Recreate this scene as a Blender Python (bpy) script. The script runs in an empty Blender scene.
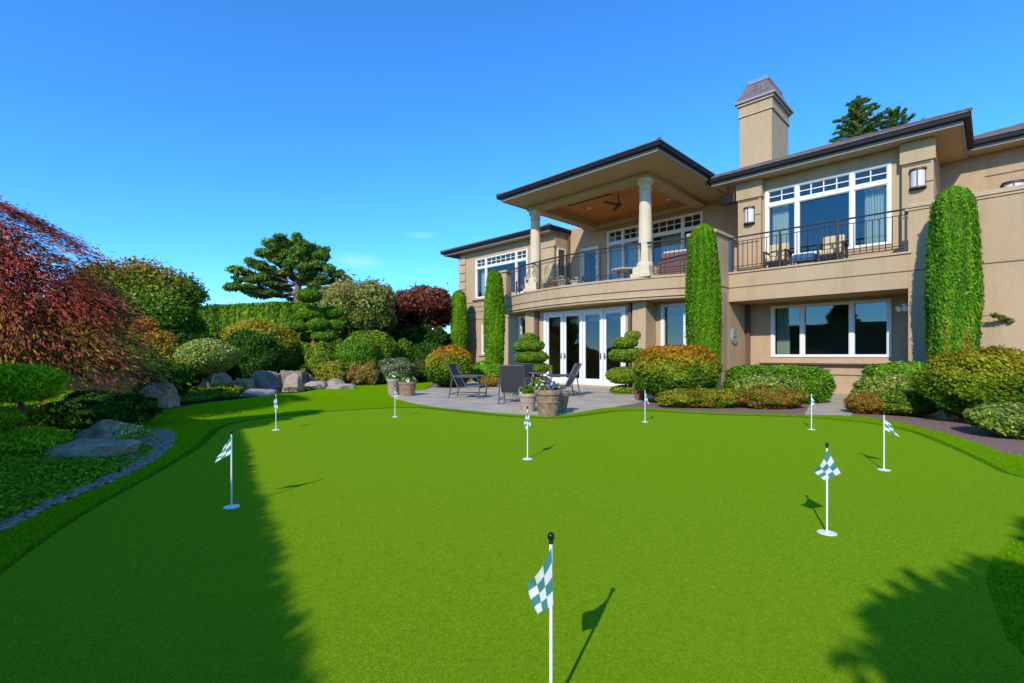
import bpy, math, random
import numpy as np
from mathutils import Vector, Matrix

R = math.radians
rng = np.random.default_rng(7)
random.seed(7)
sc = bpy.context.scene
COL = sc.collection
H = 1.10          # eye height
F = 480.0         # focal length in pixels of a 1024 wide frame
HY = 355.0        # horizon row


def at(x, y=None, Y=None, z=0.0):
    """point on height z seen at pixel (x, y), or at depth Y"""
    if Y is None:
        Y = F * (H - z) / (y - HY)
    return Vector(((x - 512) / F * Y, Y, z))


def zat(y, Y):
    return H + (HY - y) / F * Y


# ------------------------------------------------------------------ materials
MATS = {}


def nt(name):
    m = bpy.data.materials.new(name)
    m.use_nodes = True
    n = m.node_tree.nodes
    n.clear()
    out = n.new('ShaderNodeOutputMaterial')
    return m, n, m.node_tree.links, out


def mat(name, col, rough=0.6, metal=0.0, var=0.0, vscale=6.0, bump=0.0, bscale=40.0, col2=None, spec=0.4, detail=6.0):
    m, n, l, out = nt(name)
    p = n.new('ShaderNodeBsdfPrincipled')
    p.inputs['Roughness'].default_value = rough
    p.inputs['Metallic'].default_value = metal
    p.inputs['Specular IOR Level'].default_value = spec
    c = (*col, 1)
    p.inputs['Base Color'].default_value = c
    tc = n.new('ShaderNodeTexCoord')
    if var > 0 or col2 is not None:
        nz = n.new('ShaderNodeTexNoise')
        nz.inputs['Scale'].default_value = vscale
        nz.inputs['Detail'].default_value = detail
        nz.inputs['Roughness'].default_value = 0.65
        l.new(tc.outputs['Object'], nz.inputs['Vector'])
        r = n.new('ShaderNodeValToRGB')
        r.color_ramp.elements[0].position = 0.3
        r.color_ramp.elements[1].position = 0.7
        if col2 is None:
            r.color_ramp.elements[0].color = (*[v * (1 - var) for v in col], 1)
            r.color_ramp.elements[1].color = (*[min(1, v * (1 + var)) for v in col], 1)
        else:
            r.color_ramp.elements[0].color = c
            r.color_ramp.elements[1].color = (*col2, 1)
        l.new(nz.outputs['Fac'], r.inputs['Fac'])
        l.new(r.outputs['Color'], p.inputs['Base Color'])
    if bump > 0:
        nb = n.new('ShaderNodeTexNoise')
        nb.inputs['Scale'].default_value = bscale
        nb.inputs['Detail'].default_value = 8
        l.new(tc.outputs['Object'], nb.inputs['Vector'])
        b = n.new('ShaderNodeBump')
        b.inputs['Strength'].default_value = bump
        b.inputs['Distance'].default_value = 0.02
        l.new(nb.outputs['Fac'], b.inputs['Height'])
        l.new(b.outputs['Normal'], p.inputs['Normal'])
    l.new(p.outputs[0], out.inputs[0])
    MATS[name] = m
    return m


def foliage_mat(name='foliage', trans=0.36, gloss=0.008):
    m, n, l, out = nt(name)
    a = n.new('ShaderNodeAttribute')
    a.attribute_name = 'tint'
    d = n.new('ShaderNodeBsdfDiffuse')
    t = n.new('ShaderNodeBsdfTranslucent')
    mx = n.new('ShaderNodeMixShader')
    mx.inputs[0].default_value = trans
    g = n.new('ShaderNodeBsdfGlossy')
    g.inputs['Roughness'].default_value = 0.45
    m2 = n.new('ShaderNodeMixShader')
    m2.inputs[0].default_value = gloss
    l.new(a.outputs['Color'], d.inputs[0])
    l.new(a.outputs['Color'], t.inputs[0])
    l.new(d.outputs[0], mx.inputs[1])
    l.new(t.outputs[0], mx.inputs[2])
    l.new(mx.outputs[0], m2.inputs[1])
    l.new(g.outputs[0], m2.inputs[2])
    l.new(m2.outputs[0], out.inputs[0])
    return m


FOL = foliage_mat()

def stucco_mat(name, col):
    m = mat(name, col, 0.92, var=0.055, vscale=0.8, bump=0.28, bscale=60, spec=0.2)
    n = m.node_tree.nodes; l = m.node_tree.links
    p = [x for x in n if x.type == 'BSDF_PRINCIPLED'][0]
    src = p.inputs['Base Color'].links[0].from_socket
    tc = n.new('ShaderNodeTexCoord'); mp = n.new('ShaderNodeMapping'); mp.inputs['Scale'].default_value = (2.2, 2.2, 0.28)
    l.new(tc.outputs['Object'], mp.inputs[0])
    a = n.new('ShaderNodeTexNoise'); a.inputs['Scale'].default_value = 1.6; a.inputs['Detail'].default_value = 7; a.inputs['Roughness'].default_value = 0.7
    l.new(mp.outputs[0], a.inputs['Vector'])
    r_ = n.new('ShaderNodeValToRGB'); r_.color_ramp.elements[0].position = 0.30; r_.color_ramp.elements[1].position = 0.52
    r_.color_ramp.elements[0].color = (0.85, 0.84, 0.83, 1); r_.color_ramp.elements[1].color = (1, 1, 1, 1)
    l.new(a.outputs['Fac'], r_.inputs['Fac'])
    b = n.new('ShaderNodeTexNoise'); b.inputs['Scale'].default_value = 30; b.inputs['Detail'].default_value = 6
    l.new(tc.outputs['Object'], b.inputs['Vector'])
    r2 = n.new('ShaderNodeValToRGB'); r2.color_ramp.elements[0].color = (0.95, 0.95, 0.95, 1); r2.color_ramp.elements[1].color = (1.04, 1.04, 1.04, 1)
    r2.color_ramp.elements[0].position = 0.3; r2.color_ramp.elements[1].position = 0.7
    l.new(b.outputs['Fac'], r2.inputs['Fac'])
    m1 = n.new('ShaderNodeMix'); m1.data_type = 'RGBA'; m1.blend_type = 'MULTIPLY'; m1.inputs[0].default_value = 1
    m2 = n.new('ShaderNodeMix'); m2.data_type = 'RGBA'; m2.blend_type = 'MULTIPLY'; m2.inputs[0].default_value = 1
    l.new(src, m1.inputs[6]); l.new(r_.outputs['Color'], m1.inputs[7]); l.new(m1.outputs[2], m2.inputs[6]); l.new(r2.outputs['Color'], m2.inputs[7])
    l.new(m2.outputs[2], p.inputs['Base Color'])
    return m


STUCCO = stucco_mat('stucco', (0.465, 0.325, 0.185))
STUCCO_L = stucco_mat('stucco_trim', (0.50, 0.355, 0.205))
REVEAL = mat('reveal_brown', (0.12, 0.075, 0.055), 0.7)
SOFFIT = mat('soffit_paint', (0.46, 0.335, 0.19), 0.7, var=0.05, vscale=2)
FASCIA = mat('fascia_grey', (0.30, 0.265, 0.225), 0.6)
GUTTER = mat('gutter_black', (0.010, 0.010, 0.012), 0.6, spec=0.2)
SHINGLE = mat('roof_shingle', (0.10, 0.075, 0.06), 0.9, var=0.0, vscale=7, bump=0.6, bscale=18, col2=(0.21, 0.16, 0.13))
FRAMEW = mat('white_window_paint', (0.74, 0.72, 0.66), 0.45)
FRAMEB = mat('beige_window_paint', (0.52, 0.43, 0.32), 0.5)
WOODC = mat('wood_ceiling', (0.66, 0.23, 0.03), 0.5, vscale=3, col2=(0.74, 0.30, 0.05))
STONE_COL = mat('column_stone', (0.63, 0.50, 0.33), 0.85, var=0.08, vscale=4, bump=0.2, bscale=60)
IRON = mat('wrought_iron', (0.055, 0.045, 0.04), 0.5, metal=0.3)
BLUEBLK = mat('blue_black', (0.05, 0.07, 0.11), 0.5)
DOWNP = mat('brown_downspout', (0.13, 0.065, 0.05), 0.5)
COPPER = mat('chimney_metal', (0.11, 0.085, 0.08), 0.6, vscale=5, col2=(0.19, 0.15, 0.14))
INTER = mat('room_paint', (0.20, 0.15, 0.10), 0.9)
DOORBLK = mat('dark_interior', (0.05, 0.04, 0.035), 0.8)
CURTAIN = mat('curtain_fabric', (0.62, 0.68, 0.58), 0.9)
BLIND = mat('blind_fabric', (0.55, 0.43, 0.22), 0.9)
WHITE = mat('white_plastic', (0.82, 0.82, 0.80), 0.4)
BLACK = mat('black_plastic', (0.012, 0.012, 0.012), 0.3)
LAMPG = mat('frosted_lamp_glass', (0.62, 0.58, 0.58), 0.35)
BRONZE = mat('bronze_metal', (0.09, 0.05, 0.035), 0.45, metal=0.4)
VERDI = mat('verdigris_plaque', (0.24, 0.31, 0.26), 0.7, var=0.2, vscale=12, bump=0.5, bscale=30)
SLING = mat('grey_sling_mesh', (0.045, 0.045, 0.05), 0.7, var=0.15, vscale=60)
CHAIRM = mat('grey_chair_metal', (0.085, 0.085, 0.095), 0.45)
TEAKP = mat('aged_planter_wood', (0.13, 0.075, 0.045), 0.9, vscale=14, bump=0.7, bscale=25, col2=(0.40, 0.27, 0.17))
STONEP = mat('aged_planter_stone', (0.33, 0.24, 0.19), 0.9, vscale=6, bump=0.4, bscale=30, col2=(0.42, 0.31, 0.25))
TERRA = mat('terracotta', (0.26, 0.10, 0.065), 0.9, var=0.15, vscale=8)
SOIL = mat('soil_mulch', (0.14, 0.075, 0.05), 0.95, vscale=35, bump=1.0, bscale=60, col2=(0.36, 0.22, 0.16))
BARK = mat('bark', (0.085, 0.055, 0.04), 0.95, vscale=9, bump=0.8, bscale=25, col2=(0.17, 0.11, 0.08))
BARKR = mat('red_pine_bark', (0.19, 0.09, 0.06), 0.95, vscale=5, bump=0.8, bscale=15, col2=(0.33, 0.17, 0.11))
PEB = mat('grey_pebble', (0.08, 0.06, 0.04), 0.8, vscale=26, col2=(0.46, 0.35, 0.23))
YELC = mat('yellow_cushion', (0.62, 0.45, 0.23), 0.9, var=0.08, vscale=10)
BLUEC = mat('blue_cushion', (0.04, 0.13, 0.27), 0.9)
WICK = mat('wicker_brown', (0.17, 0.085, 0.07), 0.8, var=0.3, vscale=40)
CREAM = mat('cream_cushion', (0.55, 0.48, 0.42), 0.9)
PINKC = mat('plum_cushion', (0.22, 0.12, 0.20), 0.9)


def rock_mat(name, c1, c2, moss=None):
    m, n, l, out = nt(name)
    p = n.new('ShaderNodeBsdfPrincipled')
    p.inputs['Roughness'].default_value = 0.9
    tc = n.new('ShaderNodeTexCoord')
    a = n.new('ShaderNodeTexNoise'); a.inputs['Scale'].default_value = 3.5; a.inputs['Detail'].default_value = 9
    a.inputs['Roughness'].default_value = 0.7
    b = n.new('ShaderNodeTexNoise'); b.inputs['Scale'].default_value = 60; b.inputs['Detail'].default_value = 4
    l.new(tc.outputs['Object'], a.inputs['Vector']); l.new(tc.outputs['Object'], b.inputs['Vector'])
    r = n.new('ShaderNodeValToRGB')
    r.color_ramp.elements[0].color = (*c1, 1); r.color_ramp.elements[1].color = (*c2, 1)
    r.color_ramp.elements[0].position = 0.35; r.color_ramp.elements[1].position = 0.68
    l.new(a.outputs['Fac'], r.inputs['Fac'])
    mx = n.new('ShaderNodeMix'); mx.data_type = 'RGBA'; mx.blend_type = 'OVERLAY'; mx.inputs[0].default_value = 0.45
    l.new(r.outputs['Color'], mx.inputs[6]); l.new(b.outputs['Color'], mx.inputs[7])
    l.new(mx.outputs[2], p.inputs['Base Color'])
    bp = n.new('ShaderNodeBump'); bp.inputs['Strength'].default_value = 1.0; bp.inputs['Distance'].default_value = 0.12
    l.new(a.outputs['Fac'], bp.inputs['Height']); l.new(bp.outputs['Normal'], p.inputs['Normal'])
    l.new(p.outputs[0], out.inputs[0])
    return m


ROCKG = rock_mat('granite_grey', (0.30, 0.20, 0.105), (0.68, 0.48, 0.27))
ROCKD = rock_mat('basalt_grey', (0.16, 0.12, 0.08), (0.36, 0.27, 0.19))
ROCKT = rock_mat('tan_boulder_stone', (0.33, 0.24, 0.17), (0.52, 0.42, 0.32))


def turf_mat(name, c1, c2, c3, fine=170.0, bump=0.5):
    m, n, l, out = nt(name)
    p = n.new('ShaderNodeBsdfPrincipled')
    p.inputs['Roughness'].default_value = 0.75
    p.inputs['Specular IOR Level'].default_value = 0.0
    tc = n.new('ShaderNodeTexCoord')
    a = n.new('ShaderNodeTexNoise'); a.inputs['Scale'].default_value = fine; a.inputs['Detail'].default_value = 3
    a.inputs['Roughness'].default_value = 0.7
    b = n.new('ShaderNodeTexNoise'); b.inputs['Scale'].default_value = 0.55; b.inputs['Detail'].default_value = 5
    c = n.new('ShaderNodeTexNoise'); c.inputs['Scale'].default_value = 38; c.inputs['Detail'].default_value = 4
    for t in (a, b, c):
        l.new(tc.outputs['Object'], t.inputs['Vector'])
    r = n.new('ShaderNodeValToRGB')
    r.color_ramp.elements[0].color = (*c1, 1); r.color_ramp.elements[1].color = (*c2, 1)
    r.color_ramp.elements[0].position = 0.41; r.color_ramp.elements[1].position = 0.60
    l.new(a.outputs['Fac'], r.inputs['Fac'])
    r2 = n.new('ShaderNodeValToRGB')
    r2.color_ramp.elements[0].position = 0.38; r2.color_ramp.elements[1].position = 0.64
    r2.color_ramp.elements[0].color = (0, 0, 0, 1); r2.color_ramp.elements[1].color = (0.55, 0.55, 0.55, 1)
    l.new(b.outputs['Fac'], r2.inputs['Fac'])
    mx = n.new('ShaderNodeMix'); mx.data_type = 'RGBA'
    l.new(r2.outputs['Color'], mx.inputs[0]); l.new(r.outputs['Color'], mx.inputs[6]); mx.inputs[7].default_value = (*c3, 1)
    m3 = n.new('ShaderNodeMix'); m3.data_type = 'RGBA'; m3.blend_type = 'OVERLAY'; m3.inputs[0].default_value = 0.22
    l.new(mx.outputs[2], m3.inputs[6]); l.new(c.outputs['Fac'], m3.inputs[7])
    l.new(m3.outputs[2], p.inputs['Base Color'])
    bp = n.new('ShaderNodeBump'); bp.inputs['Strength'].default_value = bump; bp.inputs['Distance'].default_value = 0.012
    l.new(a.outputs['Fac'], bp.inputs['Height']); l.new(bp.outputs['Normal'], p.inputs['Normal'])
    l.new(p.outputs[0], out.inputs[0])
    return m


PUTT = turf_mat('putting_turf', (0.115, 0.24, 0.003), (0.285, 0.435, 0.016), (0.195, 0.325, 0.008), 210)
FRINGE = turf_mat('fringe_turf', (0.12, 0.26, 0.001), (0.21, 0.40, 0.004), (0.18, 0.33, 0.002), 110, 0.8)
SEAM = turf_mat('seam_turf', (0.06, 0.135, 0.003), (0.11, 0.22, 0.006), (0.08, 0.17, 0.005), 110, 0.8)
GROUND = turf_mat('garden_ground', (0.02, 0.03, 0.01), (0.06, 0.06, 0.02), (0.05, 0.035, 0.02), 60, 0.8)


def flagstone_mat():
    m, n, l, out = nt('flagstone_paving')
    p = n.new('ShaderNodeBsdfPrincipled'); p.inputs['Roughness'].default_value = 0.8
    tc = n.new('ShaderNodeTexCoord')
    mp = n.new('ShaderNodeMapping'); mp.inputs['Rotation'].default_value = (0, 0, R(45)); mp.inputs['Scale'].default_value = (1, 1, 1)
    l.new(tc.outputs['Object'], mp.inputs[0])
    br = n.new('ShaderNodeTexBrick')
    br.inputs['Scale'].default_value = 1.0
    br.inputs['Brick Width'].default_value = 0.85; br.inputs['Row Height'].default_value = 0.6
    br.inputs['Mortar Size'].default_value = 0.012
    br.inputs['Color1'].default_value = (0.36, 0.315, 0.235, 1)
    br.inputs['Color2'].default_value = (0.56, 0.43, 0.28, 1)
    br.inputs['Mortar'].default_value = (0.28, 0.25, 0.2, 1)
    l.new(mp.outputs[0], br.inputs['Vector'])
    a = n.new('ShaderNodeTexNoise'); a.inputs['Scale'].default_value = 2.2; a.inputs['Detail'].default_value = 8
    l.new(tc.outputs['Object'], a.inputs['Vector'])
    r = n.new('ShaderNodeValToRGB'); r.color_ramp.elements[0].color = (0.35, 0.305, 0.235, 1); r.color_ramp.elements[1].color = (0.60, 0.48, 0.31, 1)
    r.color_ramp.elements[0].position = 0.35; r.color_ramp.elements[1].position = 0.65
    l.new(a.outputs['Fac'], r.inputs['Fac'])
    mx = n.new('ShaderNodeMix'); mx.data_type = 'RGBA'; mx.inputs[0].default_value = 0.5
    l.new(br.outputs['Color'], mx.inputs[6]); l.new(r.outputs['Color'], mx.inputs[7])
    l.new(mx.outputs[2], p.inputs['Base Color'])
    bp = n.new('ShaderNodeBump'); bp.inputs['Strength'].default_value = 0.5; bp.inputs['Distance'].default_value = 0.02; bp.invert = True
    l.new(br.outputs['Fac'], bp.inputs['Height']); l.new(bp.outputs['Normal'], p.inputs['Normal'])
    l.new(p.outputs[0], out.inputs[0])
    return m


FLAG = flagstone_mat()


def glass_mat(name, fac=0.3, tint=(0.45, 0.5, 0.5), gl=(0.72, 0.95, 1.0)):
    m, n, l, out = nt(name)
    t = n.new('ShaderNodeBsdfTransparent'); t.inputs[0].default_value = (*tint, 1)
    g = n.new('ShaderNodeBsdfGlossy'); g.inputs['Roughness'].default_value = 0.015; g.inputs[0].default_value = (*gl, 1)
    tc = n.new('ShaderNodeTexCoord')
    nz = n.new('ShaderNodeTexNoise'); nz.inputs['Scale'].default_value = 0.8; nz.inputs['Detail'].default_value = 1
    bp = n.new('ShaderNodeBump'); bp.inputs['Strength'].default_value = 0.03; bp.inputs['Distance'].default_value = 0.03
    l.new(tc.outputs['Object'], nz.inputs['Vector']); l.new(nz.outputs['Fac'], bp.inputs['Height']); l.new(bp.outputs['Normal'], g.inputs['Normal'])
    fr = n.new('ShaderNodeLayerWeight'); fr.inputs['Blend'].default_value = 0.35
    mt = n.new('ShaderNodeMath'); mt.operation = 'MULTIPLY_ADD'; mt.inputs[1].default_value = 0.5; mt.inputs[2].default_value = fac
    l.new(fr.outputs['Fresnel'], mt.inputs[0])
    cl = n.new('ShaderNodeClamp'); l.new(mt.outputs[0], cl.inputs[0])
    mx = n.new('ShaderNodeMixShader'); l.new(cl.outputs[0], mx.inputs[0])
    l.new(t.outputs[0], mx.inputs[1]); l.new(g.outputs[0], mx.inputs[2])
    l.new(mx.outputs[0], out.inputs[0])
    return m


GLASS = glass_mat('window_glass', 0.09, (0.72, 0.8, 0.78), (0.70, 0.90, 0.86))
GLASSD = glass_mat('door_glass', 0.06, (0.6, 0.62, 0.58))


def check_mat():
    m, n, l, out = nt('checked_flag_cloth')
    uv = n.new('ShaderNodeUVMap'); uv.uv_map = 'UVMap'
    ck = n.new('ShaderNodeTexChecker'); ck.inputs['Scale'].default_value = 4.0
    ck.inputs[1].default_value = (0.82, 0.84, 0.83, 1); ck.inputs[2].default_value = (0.075, 0.27, 0.27, 1)
    l.new(uv.outputs[0], ck.inputs['Vector'])
    d = n.new('ShaderNodeBsdfDiffuse'); t = n.new('ShaderNodeBsdfTranslucent')
    l.new(ck.outputs[0], d.inputs[0]); l.new(ck.outputs[0], t.inputs[0])
    mx = n.new('ShaderNodeMixShader'); mx.inputs[0].default_value = 0.25
    l.new(d.outputs[0], mx.inputs[1]); l.new(t.outputs[0], mx.inputs[2]); l.new(mx.outputs[0], out.inputs[0])
    return m


CHECK = check_mat()


# ------------------------------------------------------------------ mesh builder
class MB:
    def __init__(s):
        s.v = []; s.f = []; s.m = []; s.mats = []

    def mi(s, m):
        if m not in s.mats:
            s.mats.append(m)
        return s.mats.index(m)

    def add(s, vs, fs, m):
        o = len(s.v); i = s.mi(m)
        s.v += [tuple(p) for p in vs]
        for f in fs:
            s.f.append(tuple(o + k for k in f)); s.m.append(i)

    def box(s, x0, x1, y0, y1, z0, z1, m):
        vs = [(x0, y0, z0), (x1, y0, z0), (x1, y1, z0), (x0, y1, z0), (x0, y0, z1), (x1, y0, z1), (x1, y1, z1), (x0, y1, z1)]
        s.add(vs, [(0, 3, 2, 1), (4, 5, 6, 7), (0, 1, 5, 4), (1, 2, 6, 5), (2, 3, 7, 6), (3, 0, 4, 7)], m)

    def prism(s, pts, z0, z1, m):
        n = len(pts)
        vs = [(p[0], p[1], z0) for p in pts] + [(p[0], p[1], z1) for p in pts]
        fs = [tuple(range(n))[::-1], tuple(range(n, 2 * n))] + [(i, (i + 1) % n, n + (i + 1) % n, n + i) for i in range(n)]
        s.add(vs, fs, m)

    def tube(s, pts, rad, m, seg=8, cap=True):
        pts = [Vector(p) for p in pts]
        if not hasattr(rad, '__len__'):
            rad = [rad] * len(pts)
        vs = []; fs = []
        prev = None
        for i, p in enumerate(pts):
            d = (pts[min(i + 1, len(pts) - 1)] - pts[max(i - 1, 0)])
            d = d.normalized() if d.length > 1e-9 else Vector((0, 0, 1))
            if prev is None:
                up = Vector((0, 0, 1)) if abs(d.z) < 0.9 else Vector((1, 0, 0))
                u = d.cross(up).normalized()
            else:
                u = (prev - d * prev.dot(d)).normalized()
            prev = u
            w = d.cross(u)
            for k in range(seg):
                t = 2 * math.pi * k / seg
                vs.append(p + (u * math.cos(t) + w * math.sin(t)) * rad[i])
        for i in range(len(pts) - 1):
            for k in range(seg):
                a = i * seg + k; b = i * seg + (k + 1) % seg
                fs.append((a, b, b + seg, a + seg))
        if cap:
            fs.append(tuple(range(seg))[::-1]); fs.append(tuple(range((len(pts) - 1) * seg, len(pts) * seg)))
        s.add(vs, fs, m)

    def lathe(s, c, prof, m, seg=24):
        vs = []; fs = []
        for (r, z) in prof:
            for k in range(seg):
                t = 2 * math.pi * k / seg
                vs.append((c[0] + r * math.cos(t), c[1] + r * math.sin(t), c[2] + z))
        for i in range(len(prof) - 1):
            for k in range(seg):
                a = i * seg + k; b = i * seg + (k + 1) % seg
                fs.append((a, b, b + seg, a + seg))
        fs.append(tuple(range(seg))[::-1]); fs.append(tuple(range((len(prof) - 1) * seg, len(prof) * seg)))
        s.add(vs, fs, m)

    def build(s, name, parent=None, smooth=False, bevel=0):
        me = bpy.data.meshes.new(name)
        me.from_pydata(s.v, [], s.f)
        for m in s.mats:
            me.materials.append(m)
        me.polygons.foreach_set('material_index', s.m)
        if smooth:
            me.polygons.foreach_set('use_smooth', [True] * len(s.f))
        me.update()
        o = bpy.data.objects.new(name, me); COL.objects.link(o)
        if parent:
            o.parent = parent
        if bevel:
            b = o.modifiers.new('bevel', 'BEVEL'); b.width = bevel; b.segments = 2; b.limit_method = 'ANGLE'
        if smooth:
            me.set_sharp_from_angle(angle=R(40))
        return o


def tag(o, label=None, cat=None, group=None, kind=None):
    if label: o['label'] = label
    if cat: o['category'] = cat
    if group: o['group'] = group
    if kind: o['kind'] = kind
    return o


def thing(name, label, cat, loc=(0, 0, 0), rz=0, group=None):
    o = bpy.data.objects.new(name, None); COL.objects.link(o)
    o.empty_display_size = 0.2
    o.location = loc; o.rotation_euler = (0, 0, rz)
    return tag(o, label, cat, group)


def copy_tree(o, parent=None):
    c = o.copy(); COL.objects.link(c)
    if parent is not None:
        c.parent = parent
    for ch in [x for x in bpy.data.objects if x.parent == o]:
        copy_tree(ch, c)
    return c


# ------------------------------------------------------------------ foliage tools
def unit(v):
    return v / np.maximum(np.linalg.norm(v, axis=-1, keepdims=True), 1e-9)


def leaf_obj(name, P, size, col, parent=None, nrm=None, jit=0.8, asp=1.0, axis=None, ajit=0.4, mat_=None, off=(0, 0, 0)):
    """mesh of N diamond leaves. P in thing-local coordinates"""
    N = len(P)
    n = rng.normal(size=(N, 3))
    n = unit(n)
    if nrm is not None:
        n = unit(nrm + jit * n)
    t = rng.normal(size=(N, 3))
    if axis is not None:
        t = unit(axis) + ajit * unit(t)
    t = unit(t - n * np.sum(t * n, 1, keepdims=True))
    b = np.cross(n, t)
    s = (np.asarray(size) * (0.6 + 0.8 * rng.random(N)))[:, None] if np.ndim(size) == 0 else np.asarray(size)[:, None]
    V = np.empty((N, 4, 3), np.float32)
    V[:, 0] = P - t * s * asp; V[:, 1] = P + b * s * 0.5; V[:, 2] = P + t * s * asp; V[:, 3] = P - b * s * 0.5
    me = bpy.data.meshes.new(name)
    me.vertices.add(N * 4); me.vertices.foreach_set('co', V.reshape(-1))
    me.loops.add(N * 4); me.loops.foreach_set('vertex_index', np.arange(N * 4, dtype=np.int32))
    me.polygons.add(N); me.polygons.foreach_set('loop_start', np.arange(0, N * 4, 4, dtype=np.int32))
    me.polygons.foreach_set('loop_total', np.full(N, 4, np.int32))
    at_ = me.attributes.new('tint', 'FLOAT_COLOR', 'FACE')
    C = np.ones((N, 4), np.float32); C[:, :3] = col
    at_.data.foreach_set('color', C.reshape(-1))
    me.materials.append(mat_ or FOL)
    me.update(calc_edges=True)
    o = bpy.data.objects.new(name, me); COL.objects.link(o)
    if parent: o.parent = parent
    return o


class Wob:
    def __init__(s, n=10, f=3.0):
        s.k = rng.normal(size=(n, 3)) * f; s.p = rng.random(n) * 6.28; s.n = n

    def __call__(s, d):
        return np.sin(d @ s.k.T + s.p).sum(1) / math.sqrt(s.n / 2) * 0.5


def palette(N, cols, w=None, bright=0.22, key=None):
    """random mix of palette colours; key (0..1) biases along the list"""
    cols = np.array(cols, float)
    if key is None:
        i = rng.choice(len(cols), N, p=w)
    else:
        i = np.clip((key * len(cols) + rng.normal(size=N) * 0.55).astype(int), 0, len(cols) - 1)
    c = cols[i]
    c = c * np.array([1.42, 1.38, 0.9])
    return np.clip(c * (1 + bright * rng.normal(size=(N, 1))) * (1 + 0.06 * rng.normal(size=(N, 3))), 0.002, 0.9)


def sup(d, p):
    return (np.abs(d) ** p).sum(1) ** (-1.0 / p)


def blob_pts(N, c, r, p=2.0, amp=0.06, freq=3.0, lo=0.8, zmin=None, wob=None, up=0.0, fuzz=0.025):
    d = rng.normal(size=(N, 3)); d[:, 2] += up
    d = unit(d)
    w = wob or Wob(12, freq)
    k = sup(d, p) * (1 + amp * w(d))
    q = lo + (1 - lo) * rng.random(N) ** 0.6
    P = np.array(c) + d * np.array(r) * (k * q)[:, None] + rng.normal(size=d.shape) * np.array(r) * fuzz
    n = unit(d / np.array(r))
    if zmin is not None:
        m = P[:, 2] > zmin
        P, n, d = P[m], n[m], d[m]
    return P, n, w


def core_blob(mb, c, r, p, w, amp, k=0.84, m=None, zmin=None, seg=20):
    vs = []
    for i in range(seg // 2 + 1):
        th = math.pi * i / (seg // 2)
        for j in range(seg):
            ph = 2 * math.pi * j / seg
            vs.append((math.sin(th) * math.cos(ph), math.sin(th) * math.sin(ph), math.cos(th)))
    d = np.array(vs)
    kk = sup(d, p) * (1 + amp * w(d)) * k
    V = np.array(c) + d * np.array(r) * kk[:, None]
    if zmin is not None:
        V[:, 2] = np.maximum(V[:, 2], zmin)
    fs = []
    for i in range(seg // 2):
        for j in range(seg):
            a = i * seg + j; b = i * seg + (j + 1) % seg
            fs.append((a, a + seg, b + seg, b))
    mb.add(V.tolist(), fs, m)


CORE = mat('crown_shade_fill', (0.030, 0.042, 0.012), 0.95, var=0.4, vscale=12)  # solid dark fill for crowns, inner shade put into its colour
CORER = mat('crown_shade_fill_brown', (0.05, 0.03, 0.02), 0.95, var=0.4, vscale=12)  # brown counterpart of the painted crown shade

G_BRIGHT = [(0.09, 0.22, 0.012), (0.13, 0.29, 0.018), (0.17, 0.33, 0.025)]
G_MID = [(0.05, 0.12, 0.012), (0.08, 0.17, 0.016), (0.12, 0.22, 0.022)]
G_DARK = [(0.02, 0.06, 0.010), (0.035, 0.09, 0.014), (0.055, 0.12, 0.018)]
G_YEL = [(0.16, 0.22, 0.02), (0.24, 0.28, 0.03), (0.30, 0.30, 0.035)]
G_OR = [(0.30, 0.20, 0.02), (0.42, 0.19, 0.02), (0.38, 0.13, 0.02)]


def shrub(name, label, cat, x0, x1, ytop, ybase, Y, cols, N=9000, size=0.045, p=2.4, amp=0.07, depth=None, key=False,
          group=None, zlow=0.02, freq=4.0, stem=True, bright=0.22, w=None, jit=0.9, lo=0.82, asp=0.9, cz=None):
    """a clipped or loose shrub whose outline spans pixels x0..x1, ytop..; standing at depth Y"""
    cx = (x0 + x1) / 2
    loc = at(cx, Y=Y)
    rx = (x1 - x0) / 2 / F * Y * 0.93
    ry = depth if depth else rx
    zt = zat(ytop, Y) - 0.02; zb = zlow
    if cz is None:
        rz = (zt - zb) / 2 * 1.02; zc = (zt + zb) / 2
    else:
        zc = cz; rz = zt - cz
    o = thing(name, label, cat, loc, 0, group)
    amp = amp * 1.35
    P, n, wb = blob_pts(int(N * 1.6), (0, 0, zc), (rx, ry, rz), p, amp, freq * 1.3, lo, zmin=0.01, fuzz=0.032)
    k = None
    if key:
        k = np.clip((P[:, 2] - zb) / (zt - zb), 0, 1)
        k = np.clip(k ** 1.3 + 0.08 * wb(unit(P) * 3), 0, 0.99)
    w2 = Wob(12, 9.0)
    C = np.clip(palette(len(P), cols, w, bright, k) * (1 + 0.22 * w2(P / max(rx, .3)))[:, None], .002, .9)
    leaf_obj('foliage', P, (size * 0.84) * (0.5 + 1.0 * rng.random(len(P))), C, o, n, jit, asp)
    mb = MB()
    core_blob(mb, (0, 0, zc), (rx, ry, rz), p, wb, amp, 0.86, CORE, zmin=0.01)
    mb.tube([(0, 0, 0), (0.02, 0, zc)], [0.05, 0.03], BARK, 6)
    mb.build('shade_core', o)  # dark core painting the shade inside the shrub, plus its stem
    return o


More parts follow.
